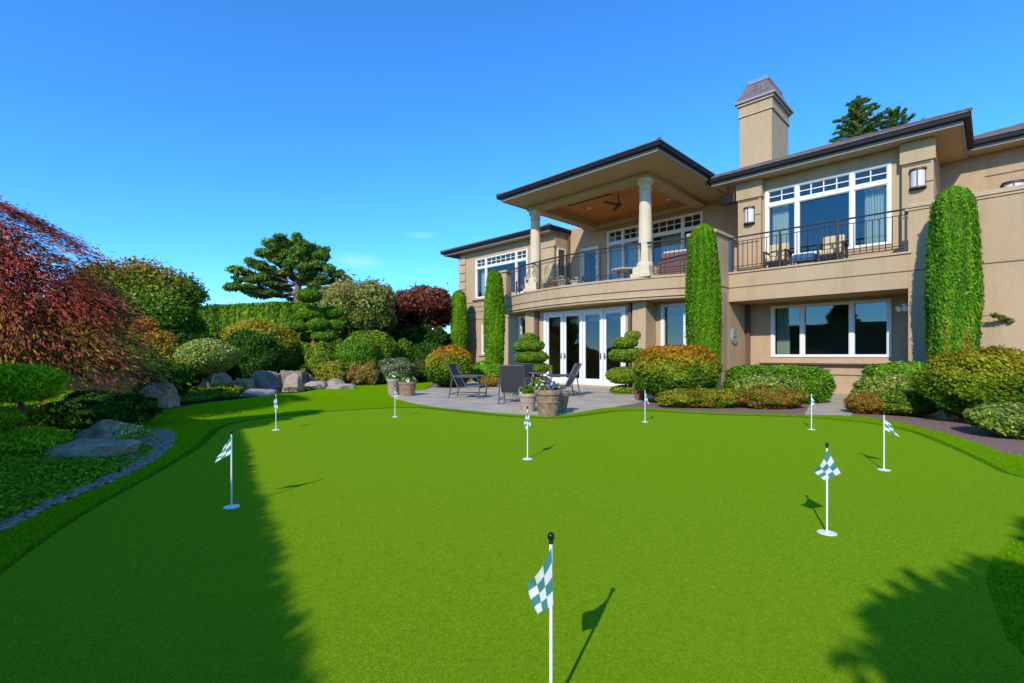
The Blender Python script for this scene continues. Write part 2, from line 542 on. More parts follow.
def crown_tree(name, label, cat, loc, clumps, cols, N, size, trunk_pts=None, trunk_r=(0.12, 0.05), core=0.0, group=None, barkm=None,
               amp=0.18, lo=0.55, bright=0.2, asp=1.0, jit=1.2, flat_n=None, key=None, clump_tint=0.15, fuzz=0.12, limb_k=0.7, limb_up=0.0, limbs=True, nrm_up=0.0):
    """tree with a crown made of leaf clumps; clumps: list of (x,y,z, rx,ry,rz) local"""
    o = thing(name, label, cat, loc, 0, group)
    clumps = np.array(clumps, float)
    area = clumps[:, 3] * clumps[:, 4] + clumps[:, 4] * clumps[:, 5] + clumps[:, 3] * clumps[:, 5]
    ns = (N * area / area.sum()).astype(int) + 5
    Ps, ns_, Cs = [], [], []
    mbc = MB()
    zlo = (clumps[:, 2] - clumps[:, 5]).min(); zhi = (clumps[:, 2] + clumps[:, 5]).max()
    for c, k in zip(clumps, ns):
        P, n, wb = blob_pts(k, c[:3], c[3:], 2.0, amp, 3.0, lo, fuzz=fuzz)
        kk = None
        if key is not None:
            kk = np.clip(key((P[:, 2] - zlo) / (zhi - zlo), P), 0, 0.99)
        cc = palette(len(P), cols, None, bright, kk)
        cc = cc * (1 + clump_tint * rng.normal())
        Ps.append(P); ns_.append(n); Cs.append(cc)
        if core > 0:
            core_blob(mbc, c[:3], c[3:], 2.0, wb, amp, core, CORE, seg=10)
    P = np.concatenate(Ps); n = np.concatenate(ns_); C = np.clip(np.concatenate(Cs), 0.002, 0.9)
    if nrm_up:
        n = unit(n + np.array([0, 0, nrm_up]))
    leaf_obj('crown', P, size, C, o, n, jit, asp)
    mb = MB()
    bk = barkm or BARK
    if trunk_pts is None:
        trunk_pts = [(0, 0, -0.05), (0.03, 0.02, clumps[:, 2].mean() * 0.5), (0, 0, clumps[:, 2].mean())]
    k = len(trunk_pts)
    rad = [trunk_r[0] + (trunk_r[1] - trunk_r[0]) * i / (k - 1) for i in range(k)]
    mb.tube(trunk_pts, rad, bk, 8)
    if limbs:
        tp = [Vector(q) for q in trunk_pts]
        for c in clumps:
            # limb from the trunk towards the clump
            tz = c[2] * 0.75 - 0.2 + limb_up
            best = min(tp, key=lambda q: abs(q.z - tz) + 0.0)
            s = Vector(best); e = Vector(c[:3])
            mid = s.lerp(e, 0.5) + Vector((random.uniform(-.1, .1), random.uniform(-.1, .1), -0.06 * (e - s).length))
            r0 = trunk_r[1] * limb_k
            mb.tube([s, mid, e], [r0, r0 * 0.6, r0 * 0.25], bk, 5, cap=False)
    mb.build('trunk', o, smooth=True)
    if core > 0:
        mbc.build('clump_shade_core', o)  # dark clump cores, crown shade put into their colour
    return o


# ------------------------------------------------------------------ ground
def smooth_closed(pts, it=2):
    for _ in range(it):
        q = []
        for i in range(len(pts)):
            a = pts[i]; b = pts[(i + 1) % len(pts)]
            q.append(a * 0.75 + b * 0.25); q.append(a * 0.25 + b * 0.75)
        pts = q
    return pts


def sheet(name, pts, z, m, kind='structure', label=None, thick=0.0, sub=0):
    mb = MB()
    from mathutils.geometry import tessellate_polygon
    P = [Vector((p[0], p[1], z)) for p in pts]
    tri = tessellate_polygon([P])
    vs = [tuple(p) for p in P]
    fs = []
    for t in tri:
        a, b, c = [P[i] for i in t]
        fs.append(t if (b - a).cross(c - a).z > 0 else t[::-1])
    mb.add(vs, fs, m)
    if thick:
        n = len(P)
        area = sum(P[i].x * P[(i + 1) % n].y - P[(i + 1) % n].x * P[i].y for i in range(n))
        vs2 = vs + [(p[0], p[1], z - thick) for p in P]
        q = [(i, n + i, n + (i + 1) % n, (i + 1) % n) for i in range(n)]
        if area < 0:
            q = [f[::-1] for f in q]
        mb.add(vs2, q, m)
    o = mb.build(name)
    o['kind'] = kind
    if label: o['label'] = label
    return o


g = MB()
g.add([(-400, -300, 0), (400, -300, 0), (400, 600, 0), (-400, 600, 0)], [(0, 1, 2, 3)], GROUND)
g.build('ground')['kind'] = 'structure'

seam_px = [(-20, 598), (0, 578), (45, 543), (100, 507), (150, 480), (185, 459), (205, 446), (213, 437), (224, 427.5), (248, 422), (277, 418), (319, 413.5),
           (358, 411), (395, 409), (418, 408.6), (452, 412.7), (504, 418), (555, 420.6), (589, 416.5), (617, 412.5), (640, 411.5), (700, 415.5), (760, 417.4), (811, 418.7),
           (863, 423.8), (902, 430), (940, 444.5), (979, 462.5), (1018, 483)]
seam = [Vector(at(*p)[:2]) for p in seam_px]
seam += [Vector((5.3, 3.7)), Vector((5.2, 3.0)), Vector((4.2, 2.85)), Vector(at(1024, 532)[:2]), Vector(at(984, 574)[:2]),
         Vector(at(1000, 618)[:2]), Vector(at(1018, 665)[:2]), Vector((1.9, 1.2)), Vector((2.2, -0.6)), Vector((1.0, -2.2)), Vector((-1.5, -2.0)), Vector((-2.6, -0.8)), Vector((-3.0, 1.0))]
seam = smooth_closed(seam, 2)
outer_px = [(0, 534), (58, 506), (117, 481), (152, 463.5), (170, 449), (176, 439), (172, 432), (152, 431), (138, 426), (133, 419), (150, 412), (176, 408.5), (205, 403.4), (240, 400),
            (269, 395), (300, 393.5), (316, 390), (340, 388.5), (358, 384.5), (370, 379.5), (385, 377.5), (412, 376.5), (437, 377.5), (441, 382), (432, 384.6), (427, 387), (425, 390.5),
            (405, 392), (387, 396), (401, 401), (422, 406), (457, 410), (504, 414.5), (548, 417), (575, 414), (600, 409), (616, 407.6), (640, 408.4), (700, 412.7), (760, 414.8),
            (863, 416.5), (889, 421.5), (915, 426.4), (966, 439.3), (1018, 460)]
outer = [Vector(at(*p)[:2]) for p in outer_px]
outer += [Vector((6.5, 4.3)), Vector((7.0, 1.0)), Vector((4.5, -4.5)), Vector((0, -6.5)), Vector((-3.2, -4.6)), Vector((-5.2, -1)), Vector((-4.0, 1.8))]
outer = smooth_closed(outer, 1)

# bed of brown mulch round the planting next to the house
sheet('mulch_bed', [at(380, 372)[:2], at(520, 371)[:2], (7, 14.5), (16, 6), (16, -2), (7.5, -2), (5, 3.0), (4.4, 5.0), (3.0, 7.5), (0, 7.5), (-2.0, 9)], 0.004, SOIL)
# patio
patio_px = [(385, 396.5), (396, 391.5), (425, 390), (436, 387), (452, 385), (478, 381), (500, 377), (530, 374)]
patio = [Vector(at(*p)[:2]) for p in patio_px] + [Vector((5.8, 16.0)), Vector((6.6, 13.2)), Vector((3.4, 11.6)), Vector(at(640, 403)[:2]), Vector(at(622, 406)[:2])] + \
        [Vector(at(*p)[:2]) for p in [(600, 410.5), (575, 415.5), (548, 418.5), (504, 416), (457, 411.5), (422, 407.5), (401, 402.5)]]
sheet('patio', patio, 0.012, FLAG, thick=0.02)
sheet('lawn', outer, 0.016, FRINGE, thick=0.02)
path = [Vector(at(*p)[:2]) for p in [(802, 419), (850, 419), (858, 400), (868, 386), (828, 386), (812, 402)]]
sheet('path', path, 0.010, FLAG, thick=0.01)


def offset(pts, dfun):
    n = len(pts); out = []
    for i in range(n):
        t = (pts[(i + 1) % n] - pts[i - 1]).normalized()
        nn = Vector((t.y, -t.x))
        out.append(pts[i] + nn * dfun(pts[i]))
    return out


ar = sum(seam[i].x * seam[(i + 1) % len(seam)].y - seam[(i + 1) % len(seam)].x * seam[i].y for i in range(len(seam)))
sg = 1 if ar > 0 else -1
sheet('turf_seam', offset(seam, lambda p: sg * (-0.03 if (p.x > 1.2 and p.y < 3.6) else 0.014 + 0.0034 * max(p.y, 1) ** 1.75)), 0.019, SEAM)
sheet('putting_green', offset(seam, lambda p: -sg * 0.01), 0.022, PUTT)
GZ = 0.022

# a fine pile of turf blades on the nearest part of the green and the fringe (one mass of grass)
def inside(P, poly):
    poly = np.array([(p[0], p[1]) for p in poly])
    x, y = P[:, 0], P[:, 1]; r = np.zeros(len(P), bool); j = len(poly) - 1
    for i in range(len(poly)):
        c = ((poly[i, 1] > y) != (poly[j, 1] > y)) & (x < (poly[j, 0] - poly[i, 0]) * (y - poly[i, 1]) / (poly[j, 1] - poly[i, 1] + 1e-12) + poly[i, 0])
        r ^= c; j = i
    return r


def blades(name, N, fn, hh, ww, cols, z0, label):
    P = fn(N)
    M = len(P)
    a = rng.random(M) * 6.28
    h = hh * (0.5 + rng.random(M)); w = ww * (0.6 + 0.8 * rng.random(M))
    lean = rng.normal(size=(M, 2)) * 0.5
    V = np.zeros((M, 3, 3), np.float32)
    dx = np.cos(a) * w / 2; dy = np.sin(a) * w / 2
    V[:, 0, 0] = P[:, 0] - dx; V[:, 0, 1] = P[:, 1] - dy; V[:, 0, 2] = z0
    V[:, 1, 0] = P[:, 0] + dx; V[:, 1, 1] = P[:, 1] + dy; V[:, 1, 2] = z0
    V[:, 2, 0] = P[:, 0] + lean[:, 0] * h; V[:, 2, 1] = P[:, 1] + lean[:, 1] * h; V[:, 2, 2] = z0 + h
    me = bpy.data.meshes.new(name)
    me.vertices.add(M * 3); me.vertices.foreach_set('co', V.reshape(-1))
    me.loops.add(M * 3); me.loops.foreach_set('vertex_index', np.arange(M * 3, dtype=np.int32))
    me.polygons.add(M); me.polygons.foreach_set('loop_start', np.arange(0, M * 3, 3, dtype=np.int32))
    me.polygons.foreach_set('loop_total', np.full(M, 3, np.int32))
    t = me.attributes.new('tint', 'FLOAT_COLOR', 'FACE')
    C = np.ones((M, 4), np.float32); C[:, :3] = palette(M, cols, None, 0.25)
    t.data.foreach_set('color', C.reshape(-1))
    me.materials.append(FOL); me.update(calc_edges=True)
    o = bpy.data.objects.new(name, me); COL.objects.link(o)
    tag(o, label, 'grass', None, 'stuff')
    return o


outer_np = outer; seam_np = seam


def near_green(N):
    Y = 1.45 + 2.6 * rng.random(N) ** 1.6
    X = (rng.random(N) * 2 - 1) * 1.1 * Y
    P = np.stack([X, Y], 1)
    return P[inside(P, seam_np)]


def fringe_pts(N):
    # rings between seam and outer edge
    Y = 1.4 + 11.6 * rng.random(N) ** 1.5
    X = (rng.random(N) * 2 - 1) * 1.12 * Y
    P = np.stack([X, Y], 1)
    return P[inside(P, outer_np) & ~inside(P, seam_np)]


blades('short_turf', 260000, near_green, 0.0035, 0.0022, [(0.105, 0.18, 0.003), (0.14, 0.23, 0.008), (0.20, 0.29, 0.03)], GZ - 0.001, 'short clipped green turf of the putting surface close by')
blades('fringe_grass', 330000, fringe_pts, 0.013, 0.005, [(0.07, 0.17, 0.002), (0.10, 0.24, 0.004), (0.15, 0.30, 0.010)], 0.015, 'longer bright green grass fringe round the putting surface')

# pebbles
def pebble_strip():
    line = [Vector(at(*p)[:2]) for p in [(-30, 552), (0, 534), (58, 506), (117, 481), (152, 463.5), (170, 449), (176, 439), (170, 432), (150, 431)]]
    P = []
    for i in range(len(line) - 1):
        a, b = line[i], line[i + 1]
        d = (b - a); L = d.length; nn = Vector((-d.y, d.x)).normalized()
        wide = [0.09, 0.09, 0.10, 0.14, 0.30, 0.5, 0.45, 0.28][i]
        for _ in range(int(L * wide * 1500)):
            q = a + d * random.random() + nn * (0.0 + wide * random.random() * 1.0)
            P.append(q)
    mb = MB()
    base = [(0, 0, 1), (1, 0, 0), (0, 1, 0), (-1, 0, 0), (0, -1, 0)]
    for q in P:
        s = random.uniform(0.012, 0.032); a = random.random() * 3.1
        ex = s * random.uniform(0.8, 1.6); z = 0.012 + random.random() * 0.012
        vs = []
        for k in range(6):
            t = a + k * math.pi / 3
            vs.append((q.x + ex * math.cos(t - a) * math.cos(a) - s * math.sin(t - a) * math.sin(a), q.y + ex * math.cos(t - a) * math.sin(a) + s * math.sin(t - a) * math.cos(a), z))
        for k in range(6):
            v = vs[k]; vs.append((q.x + (v[0] - q.x) * 0.6, q.y + (v[1] - q.y) * 0.6, z + s * 0.6))
        fs = [(k, (k + 1) % 6, 6 + (k + 1) % 6, 6 + k) for k in range(6)] + [(6, 7, 8, 9, 10, 11)]
        mb.add(vs, fs, PEB)
    o = mb.build('pebbles', smooth=False)
    tag(o, 'loose grey pebbles edging the planting bed beside the lawn', 'pebbles', None, 'stuff')


pebble_strip()

# ------------------------------------------------------------------ HOUSE
ROT = -math.atan2(480, 477)
EA = Vector((math.cos(ROT), math.sin(ROT))); EV = Vector((-math.sin(ROT), math.cos(ROT)))
A0, V0 = -8.0, 18.0


def hw(a, v, z=0.0):
    p = EA * a + EV * v
    return Vector((p.x, p.y, z))


house = thing('house', 'large two storey beige stucco house with a curved balcony, round columns and dark roof edges', 'house', hw(A0, V0), ROT)


class HB(MB):
    """mesh builder in house coordinates (a, v, z)"""
    def build(s, name, parent=house, smooth=False, bevel=0):
        s.v = [(x - A0, y - V0, z) for x, y, z in s.v]
        return MB.build(s, name, parent, smooth, bevel)


def wall_v(mb, a0, a1, v, z0, z1, th, ops, m=STUCCO):
    """wall in a plane v=const (front at v), openings (a0,a1,z0,z1)"""
    xs = sorted(set([a0, a1] + [x for o in ops for x in o[:2]]))
    for i in range(len(xs) - 1):
        s, e = xs[i], xs[i + 1]; mid = (s + e) / 2
        cuts = sorted([(o[2], o[3]) for o in ops if o[0] < mid < o[1]])
        z = z0
        for c in cuts:
            if c[0] > z: mb.box(s, e, v, v + th, z, c[0], m)
            z = c[1]
        if z1 > z: mb.box(s, e, v, v + th, z, z1, m)


# opening rectangles
W_RU = (-5.0, -1.96, 4.05, 6.20)
W_RL = (-4.84, -1.96, 1.04, 2.60)
W_PB = (-11.76, -7.63, 3.56, 6.42)
D_PB = (-13.12, -12.31, 3.56, 5.83)
D_LOW = (-12.05, -8.58, 0.03, 2.70)
W_LL = (-13.93, -13.1, 1.0, 2.72)
W_LR = (-7.52, -6.73, 1.15, 2.71)
W_LWU = (-19.35, -15.62, 4.08, 6.14)
W_LWL = (-18.86, -17.5, 1.15, 2.69)

w = HB()
wall_v(w, -5.6, -1.45, 16.1, 0, 2.9, 0.25, [W_RL])
w.build('wall')
w = HB()
wall_v(w, -5.81, -1.10, 16.1, 3.35, 6.9, 0.25, [W_RU])
w.box(-1.35, -1.10, 16.35, 18.4, 3.35, 6.9, STUCCO)
w.box(-5.81, -5.56, 16.35, 17.5, 3.35, 6.9, STUCCO)
w.build('wall')
w = HB()
w.box(-1.45, 9, 14.66, 14.95, 0, 4.56, STUCCO)          # long right-hand wall with parapet
w.box(-1.45, -1.2, 14.95, 16.1, 0, 3.3, STUCCO)
w.box(-5.6, -1.45, 14.66, 14.9, 2.68, 3.50, STUCCO)
w.build('wall', bevel=0.006)
w = HB()
w.box(-1.45, 9, 14.60, 15.01, 4.56, 4.66, STUCCO_L)
w.box(-1.5, 9, 14.63, 14.98, 4.50, 4.56, STUCCO_L)
w.box(-5.63, -1.38, 14.62, 14.92, 3.50, 3.55, STUCCO_L)
w.build('parapet_cap', bevel=0.01)
w = HB()
wall_v(w, -1.10, 9, 18.4, 3.35, 6.9, 0.25, [])
w.build('wall')
w = HB()
wall_v(w, -13.9, -5.56, 17.5, 3.35, 6.9, 0.25, [W_PB, D_PB])
w.box(-14.1, -13.9, 16.8, 17.75, 3.35, 6.9, STUCCO)
w.build('wall')
# ground floor beneath the bow balcony
w = HB()
wall_v(w, -12.5, -8.2, 13.75, 0, 2.95, 0.25, [D_LOW])
w.box(-12.95, -12.5, 13.60, 14.3, 0, 2.95, STUCCO)
w.box(-8.2, -7.73, 13.60, 14.5, 0, 2.95, STUCCO)
wall_v(w, -14.62, -12.95, 14.3, 0, 2.95, 0.25, [W_LL])
wall_v(w, -7.73, -5.6, 14.25, 0, 2.95, 0.25, [W_LR])
w.box(-14.62, -14.37, 14.55, 16.55, 0, 2.95, STUCCO)
w.build('wall')
w = HB()
w.box(-6.36, -5.6, 13.70, 14.25, 0, 3.45, STUCCO)      # pier
w.box(-5.85, -5.6, 14.25, 14.66, 0, 3.45, STUCCO)
w.box(-5.85, -5.6, 14.66, 16.1, 0, 2.9, STUCCO)
w.box(-6.36, -6.11, 13.70, 13.95, 3.45, 4.58, STUCCO)
w.box(-6.11, -5.6, 13.70, 13.95, 3.45, 4.58, STUCCO)
w.box(-5.85, -5.6, 13.95, 15.05, 3.45, 4.58, STUCCO)
w.box(-6.42, -5.54, 13.64, 14.0, 4.58, 4.67, STUCCO_L)
w.box(-5.91, -5.54, 14.0, 15.10, 4.58, 4.67, STUCCO_L)
w.build('pier', bevel=0.008)
# left wing
w = HB()
wall_v(w, -20.7, -13.9, 16.55, 0, 6.8, 0.25, [W_LWU, W_LWL])
w.box(-20.7, -20.45, 16.8, 24, 0, 6.8, STUCCO)
w.build('wall')
w = HB()
w.box(-14.55, -13.88, 16.42, 16.548, 3.3, 5.95, STUCCO_L)
w.box(-14.60, -13.84, 16.38, 16.548, 5.95, 6.02, STUCCO_L)
w.build('corner_pilaster', bevel=0.01)
w = HB()
for i in range(14):
    w.box(-20.78, -20.2, 16.49, 16.548, 0.15 + i * 0.45, 0.15 + i * 0.45 + 0.40, STUCCO_L)
w.build('corner_pilaster', bevel=0.01)
# pilasters of the right wing, upper floor
for (s, e) in ((-5.78, -5.10), (-1.70, -1.08)):
    w = HB()
    w.box(s, e, 15.90, 16.098, 3.5, 6.0, STUCCO)
    w.box(s - 0.04, e + 0.04, 15.85, 16.098, 6.0, 6.55, STUCCO)
    w.box(s + 0.02, e - 0.05, 15.885, 15.90, 5.93, 5.965, REVEAL)
    w.box(e - 0.35, e + 0.0, 15.885, 15.90, 5.45, 5.475, REVEAL)
    w.box(s + 0.02, e - 0.05, 15.885, 15.90, 4.62, 4.645, REVEAL)
    w.build('pilaster', bevel=0.01)
# reveals (dark joints)
w = HB()
w.box(-5.6, 9, 14.652, 14.66, 3.075, 3.10, REVEAL)
w.box(-6.36, -5.6, 13.692, 13.70, 3.075, 3.11, REVEAL)
w.box(-5.6, -5.592, 13.70, 14.652, 3.075, 3.11, REVEAL)
w.build('reveal_joint')
w = HB()
w.box(-4.9, 0.2, 16.09, 16.10, 0.52, 0.55, REVEAL)
w.build('reveal_joint')
w = HB()
w.box(-0.2, 1.45, 18.39, 18.40, 5.95, 5.98, REVEAL)
w.box(1.42, 1.45, 18.39, 18.40, 4.6, 5.95, REVEAL)
w.box(1.45, 6, 18.39, 18.40, 5.62, 5.65, REVEAL)
w.build('reveal_joint')
w = HB()
for z in (3.86, 3.62, 3.36, 2.95):
    w.box(-20.2, -14.6, 16.542, 16.55, z, z + 0.028, REVEAL)
w.build('reveal_joint')
w = HB()
w.box(-5.15, -1.7, 15.93, 16.10, 0.86, 0.95, STUCCO_L)
w.box(-5.15, -1.7, 15.96, 16.10, 0.82, 0.86, REVEAL)
w.build('window_ledge', bevel=0.006)
w = HB()
w.box(-19.6, -15.4, 16.44, 16.55, 3.98, 4.07, STUCCO_L)
w.build('window_ledge', bevel=0.006)
w = HB()
w.box(-19.1, -17.3, 16.46, 16.55, 1.05, 1.14, STUCCO_L)
w.build('window_ledge', bevel=0.006)
# main shell, hidden backs and floors
w = HB()
w.box(-20.4, 9, 24, 24.25, 0, 6.8, STUCCO)
w.box(8.75, 9, 14.95, 24, 0, 6.8, STUCCO)
w.box(-20.4, -14.7, 16.85, 24, 3.1, 3.3, INTER)
w.box(-5.5, 8.7, 14.97, 24, 3.05, 3.2, INTER)
w.box(-14.4, -5.86, 14.6, 24, 2.962, 3.2, INTER)
w.box(-13.85, 8.7, 17.8, 24, 6.75, 6.85, INTER)
w.box(-20.4, -14.1, 16.85, 24, 6.75, 6.85, INTER)
w.box(-5.5, -1.36, 16.4, 17.8, 6.75, 6.85, INTER)
w.box(-5.55, -1.2, 18.6, 18.75, 0, 3.0, INTER)      # room back walls
w.box(-5.55, -1.36, 19.2, 19.35, 3.2, 6.7, INTER)
w.box(-13.8, -5.7, 20.6, 20.75, 3.2, 6.7, INTER)
w.box(-14.3, -5.9, 17.6, 17.75, 0, 3.0, INTER)
w.box(-20.4, -14.2, 19.6, 19.75, 0, 6.7, INTER)
w.box(-5.60, -5.45, 16.4, 24, 0, 3.0, INTER)
w.build('inner_wall')


# bow balcony slab
def bow(u_c=-10.1, half=4.42, v_end=13.92, sag=0.95, n=28, off=0.0):
    Rr = (half ** 2 + sag ** 2) / (2 * sag)
    pts = []
    for i in range(n + 1):
        a = -half + 2 * half * i / n
        v = v_end - sag + (Rr - math.sqrt(Rr * Rr - a * a))
        # outward offset
        nx, ny = a / Rr, -math.sqrt(Rr * Rr - a * a) / Rr
        pts.append((u_c + a + nx * off, v + ny * off))
    return pts


def slab(mb, off, z0, z1, m, vb=17.5):
    p = bow(off=off)
    p = [q for q in p if q[0] < -6.36 + 0.001]
    p = p + [(-6.36, p[-1][1] + 0.08), (-6.36, vb), (p[0][0], vb)]
    mb.prism(p, z0, z1, m)


w = HB(); slab(w, 0, 2.95, 3.44, STUCCO); slab(w, 0.03, 2.88, 2.95, STUCCO_L); slab(w, -0.02, 2.80, 2.88, STUCCO)
slab(w, 0.035, 3.44, 3.50, STUCCO_L)
w.box(-6.34, -5.86, 14.0, 17.48, 2.96, 3.48, STUCCO)
w.box(-5.6, -1.46, 14.92, 16.09, 3.2, 3.49, STUCCO)
w.box(-5.6, -1.46, 14.91, 16.09, 2.70, 2.78, SOFFIT)
w.box(-1.1, 8.7, 14.96, 18.38, 3.25, 3.49, STUCCO)
w.build('balcony_slab')
w = HB()
pts = [(x, y, 3.085) for x, y in bow(off=0.004) if x < -6.36]; pts.append((-6.355, pts[-1][1] + 0.06, 3.085))
w.tube(pts, 0.016, REVEAL, 4)
w.build('reveal_joint')


def column(a, v):
    mb = MB()
    z0, z1 = 3.5, 6.56
    mb.box(-0.33, 0.33, -0.33, 0.33, 0, 0.12, STONE_COL)
    mb.box(-0.28, 0.28, -0.28, 0.28, 0.12, 0.34, STONE_COL)
    mb.lathe((0, 0, 0), [(0.27, 0.34), (0.28, 0.40), (0.25, 0.46), (0.215, 0.50)], STONE_COL, 28)
    prof = [(0.215 - 0.045 * t ** 1.6, 0.50 + (2.72 - 0.50) * t) for t in [i / 8 for i in range(9)]]
    mb.lathe((0, 0, 0), prof, STONE_COL, 28)
    mb.lathe((0, 0, 0), [(0.17, 2.72), (0.20, 2.74), (0.20, 2.78), (0.175, 2.80), (0.175, 2.87), (0.25, 2.95), (0.25, 3.06)], STONE_COL, 28)
    o = mb.build('column', house, smooth=True)
    o.location = (a - A0, v - V0, z0)


column(-7.7, 13.52)
column(-12.34, 13.52)

# portico beams, ceiling and soffits
w = HB()
w.box(-12.56, -7.48, 13.28, 13.72, 6.56, 6.95, SOFFIT)
w.box(-7.92, -7.48, 13.72, 17.50, 6.56, 6.95, SOFFIT)
w.box(-12.56, -12.12, 13.72, 17.50, 6.56, 6.95, SOFFIT)
w.box(-12.12, -7.92, 17.10, 17.50, 6.62, 6.95, SOFFIT)
w.build('beam', bevel=0.01)
w = HB()
w.box(-12.12, -7.92, 13.72, 17.10, 6.86, 6.92, WOODC)
for i in range(1, 24):
    v = 13.72 + i * 0.142
    w.box(-12.12, -7.92, v, v + 0.008, 6.856, 6.86, REVEAL)
w.build('wood_ceiling')
w = HB()
w.box(-11.6, -9.6, 14.55, 14.62, 6.835, 6.856, BLACK)
w.build('ceiling_slot')
for (a, v) in ((-11.2, 15.4), (-8.5, 15.2), (-8.5, 16.6)):
    w = HB(); w.lathe((a, v, 6.835), [(0.09, 0), (0.09, 0.02)], WHITE, 16); w.build('downlight')


def eave_box(a0, a1, v0, v1, z, sides='f', depth=(0.9, 0.9)):
    pass


def hip_roof(name, a0, a1, v0, v1, zs, slope=0.4167, hole=None):
    """soffit at zs over rect; fascia, gutter, shingle hip roof"""
    mb = HB()
    # shingle body
    e = 0.14
    A, B, C, D = (a0 - e, v0 - e), (a1 + e, v0 - e), (a1 + e, v1 + e), (a0 - e, v1 + e)
    z = zs + 0.235
    hw_ = min(a1 - a0, v1 - v0) / 2 + e
    zt = z + hw_ * slope
    if (a1 - a0) >= (v1 - v0):
        r1 = (a0 - e + hw_, (v0 + v1) / 2); r2 = (a1 + e - hw_, (v0 + v1) / 2)
    else:
        r1 = ((a0 + a1) / 2, v0 - e + hw_); r2 = ((a0 + a1) / 2, v1 + e - hw_)
    zb = z - 0.035
    vs = [(*A, z), (*B, z), (*C, z), (*D, z), (*r1, zt), (*r2, zt), (*A, zb), (*B, zb), (*C, zb), (*D, zb)]
    if (a1 - a0) >= (v1 - v0):
        fs = [(0, 1, 5, 4), (1, 2, 5), (2, 3, 4, 5), (3, 0, 4)]
    else:
        fs = [(0, 1, 4), (1, 2, 5, 4), (2, 3, 5), (3, 0, 4, 5)]
    fs += [(0, 6, 7, 1), (1, 7, 8, 2), (2, 8, 9, 3), (3, 9, 6, 0), (6, 9, 8, 7)]
    mb.add(vs, fs, SHINGLE)
    # ridge and hip caps
    for (p, q) in (((*A, z), (*r1, zt)), ((*B, z), (*(r2 if (a1 - a0) >= (v1 - v0) else r1), zt)), ((*r1, zt), (*r2, zt))):
        mb.tube([p, q], 0.045, SHINGLE, 6)
    roof = mb.build(name)

    def ring(x0, x1, y0, y1, t, z0, z1, m, nm, bev=0):
        r = HB()
        r.box(x0, x1, y0, y0 + t, z0, z1, m)
        r.box(x0, x1, y1 - t, y1, z0, z1, m)
        r.box(x0, x0 + t, y0 + t, y1 - t, z0, z1, m)
        r.box(x1 - t, x1, y0 + t, y1 - t, z0, z1, m)
        return r.build(nm, roof, bevel=bev)
    ring(a0 - 0.125, a1 + 0.125, v0 - 0.125, v1 + 0.125, 0.12, zs + 0.075, zs + 0.198, GUTTER, 'gutter', 0.02)
    ring(a0 - 0.004, a1 + 0.004, v0 - 0.004, v1 + 0.004, 0.05, zs - 0.02, zs + 0.197, FASCIA, 'fascia')
    s = HB()
    if hole:
        s.box(a0 + 0.046, a1 - 0.046, v0 + 0.046, hole[2], zs, zs + 0.03, SOFFIT)
        s.box(a0 + 0.046, a1 - 0.046, hole[3], v1 - 0.046, zs, zs + 0.03, SOFFIT)
        s.box(a0 + 0.046, hole[0], hole[2], hole[3], zs, zs + 0.03, SOFFIT)
        s.box(hole[1], a1 - 0.046, hole[2], hole[3], zs, zs + 0.03, SOFFIT)
    else:
        s.box(a0 + 0.046, a1 - 0.046, v0 + 0.046, v1 - 0.046, zs, zs + 0.03, SOFFIT)
    s.box(a0 + 0.046, a1 - 0.046, v0 + 0.046, v0 + 0.30, zs - 0.018, zs - 0.001, SOFFIT)
    s.build('soffit', roof)
    for c in [x for x in bpy.data.objects if x.parent == roof]:
        pass
    return roof


# note: sub-parts of a roof share the roof's frame (roof sits at the house origin), so no extra offset is needed
hip_roof('roof', -12.75, -6.52, 12.11, 19.2, 6.72, slope=0.30, hole=(-12.3, -7.7, 13.5, 17.3))
hip_roof('roof', -6.47, -0.53, 15.52, 24.6, 6.56, slope=0.385)
hip_roof('roof', -0.9, 9.5, 17.8, 25.2, 6.60, slope=0.385)
hip_roof('roof', -21.6, -13.85, 16.1, 24.8, 6.60, slope=0.35)
hip_roof('roof', -13.0, -4.0, 17.6, 25.0, 6.66, slope=0.36)

# chimney
c = HB()
ca0, ca1, cv0, cv1 = -7.20, -6.02, 20.0, 22.1
c.box(ca0, ca1, cv0, cv1, 6.9, 10.55, STUCCO)
c.box(ca0 - 0.05, ca1 + 0.05, cv0 - 0.05, cv1 + 0.05, 10.55, 10.62, STUCCO_L)
c.box(ca0 - 0.02, ca1 + 0.02, cv0 - 0.02, cv1 + 0.02, 10.62, 10.98, STUCCO)
c.box(ca0 - 0.09, ca1 + 0.09, cv0 - 0.09, cv1 + 0.09, 10.98, 11.08, STUCCO_L)
chim = c.build('chimney', bevel=0.012)
c = HB()
c.box(ca0 - 0.16, ca1 + 0.16, cv0 - 0.16, cv1 + 0.16, 11.08, 11.16, FASCIA)
z0, z1 = 11.16, 11.85
o0, o1 = 0.12, -0.20
vs = [(ca0 - o0, cv0 - o0, z0), (ca1 + o0, cv0 - o0, z0), (ca1 + o0, cv1 + o0, z0), (ca0 - o0, cv1 + o0, z0),
      (ca0 - o1, cv0 - o1, z1), (ca1 + o1, cv0 - o1, z1), (ca1 + o1, cv1 + o1, z1), (ca0 - o1, cv1 + o1, z1)]
vs = [(ca0 - o0, cv0 - o0, z0), (ca1 + o0, cv0 - o0, z0), (ca1 + o0, cv1 + o0, z0), (ca0 - o0, cv1 + o0, z0),
      (ca0 + 0.2, cv0 + 0.2, z1), (ca1 - 0.2, cv0 + 0.2, z1), (ca1 - 0.2, cv1 - 0.2, z1), (ca0 + 0.2, cv1 - 0.2, z1)]
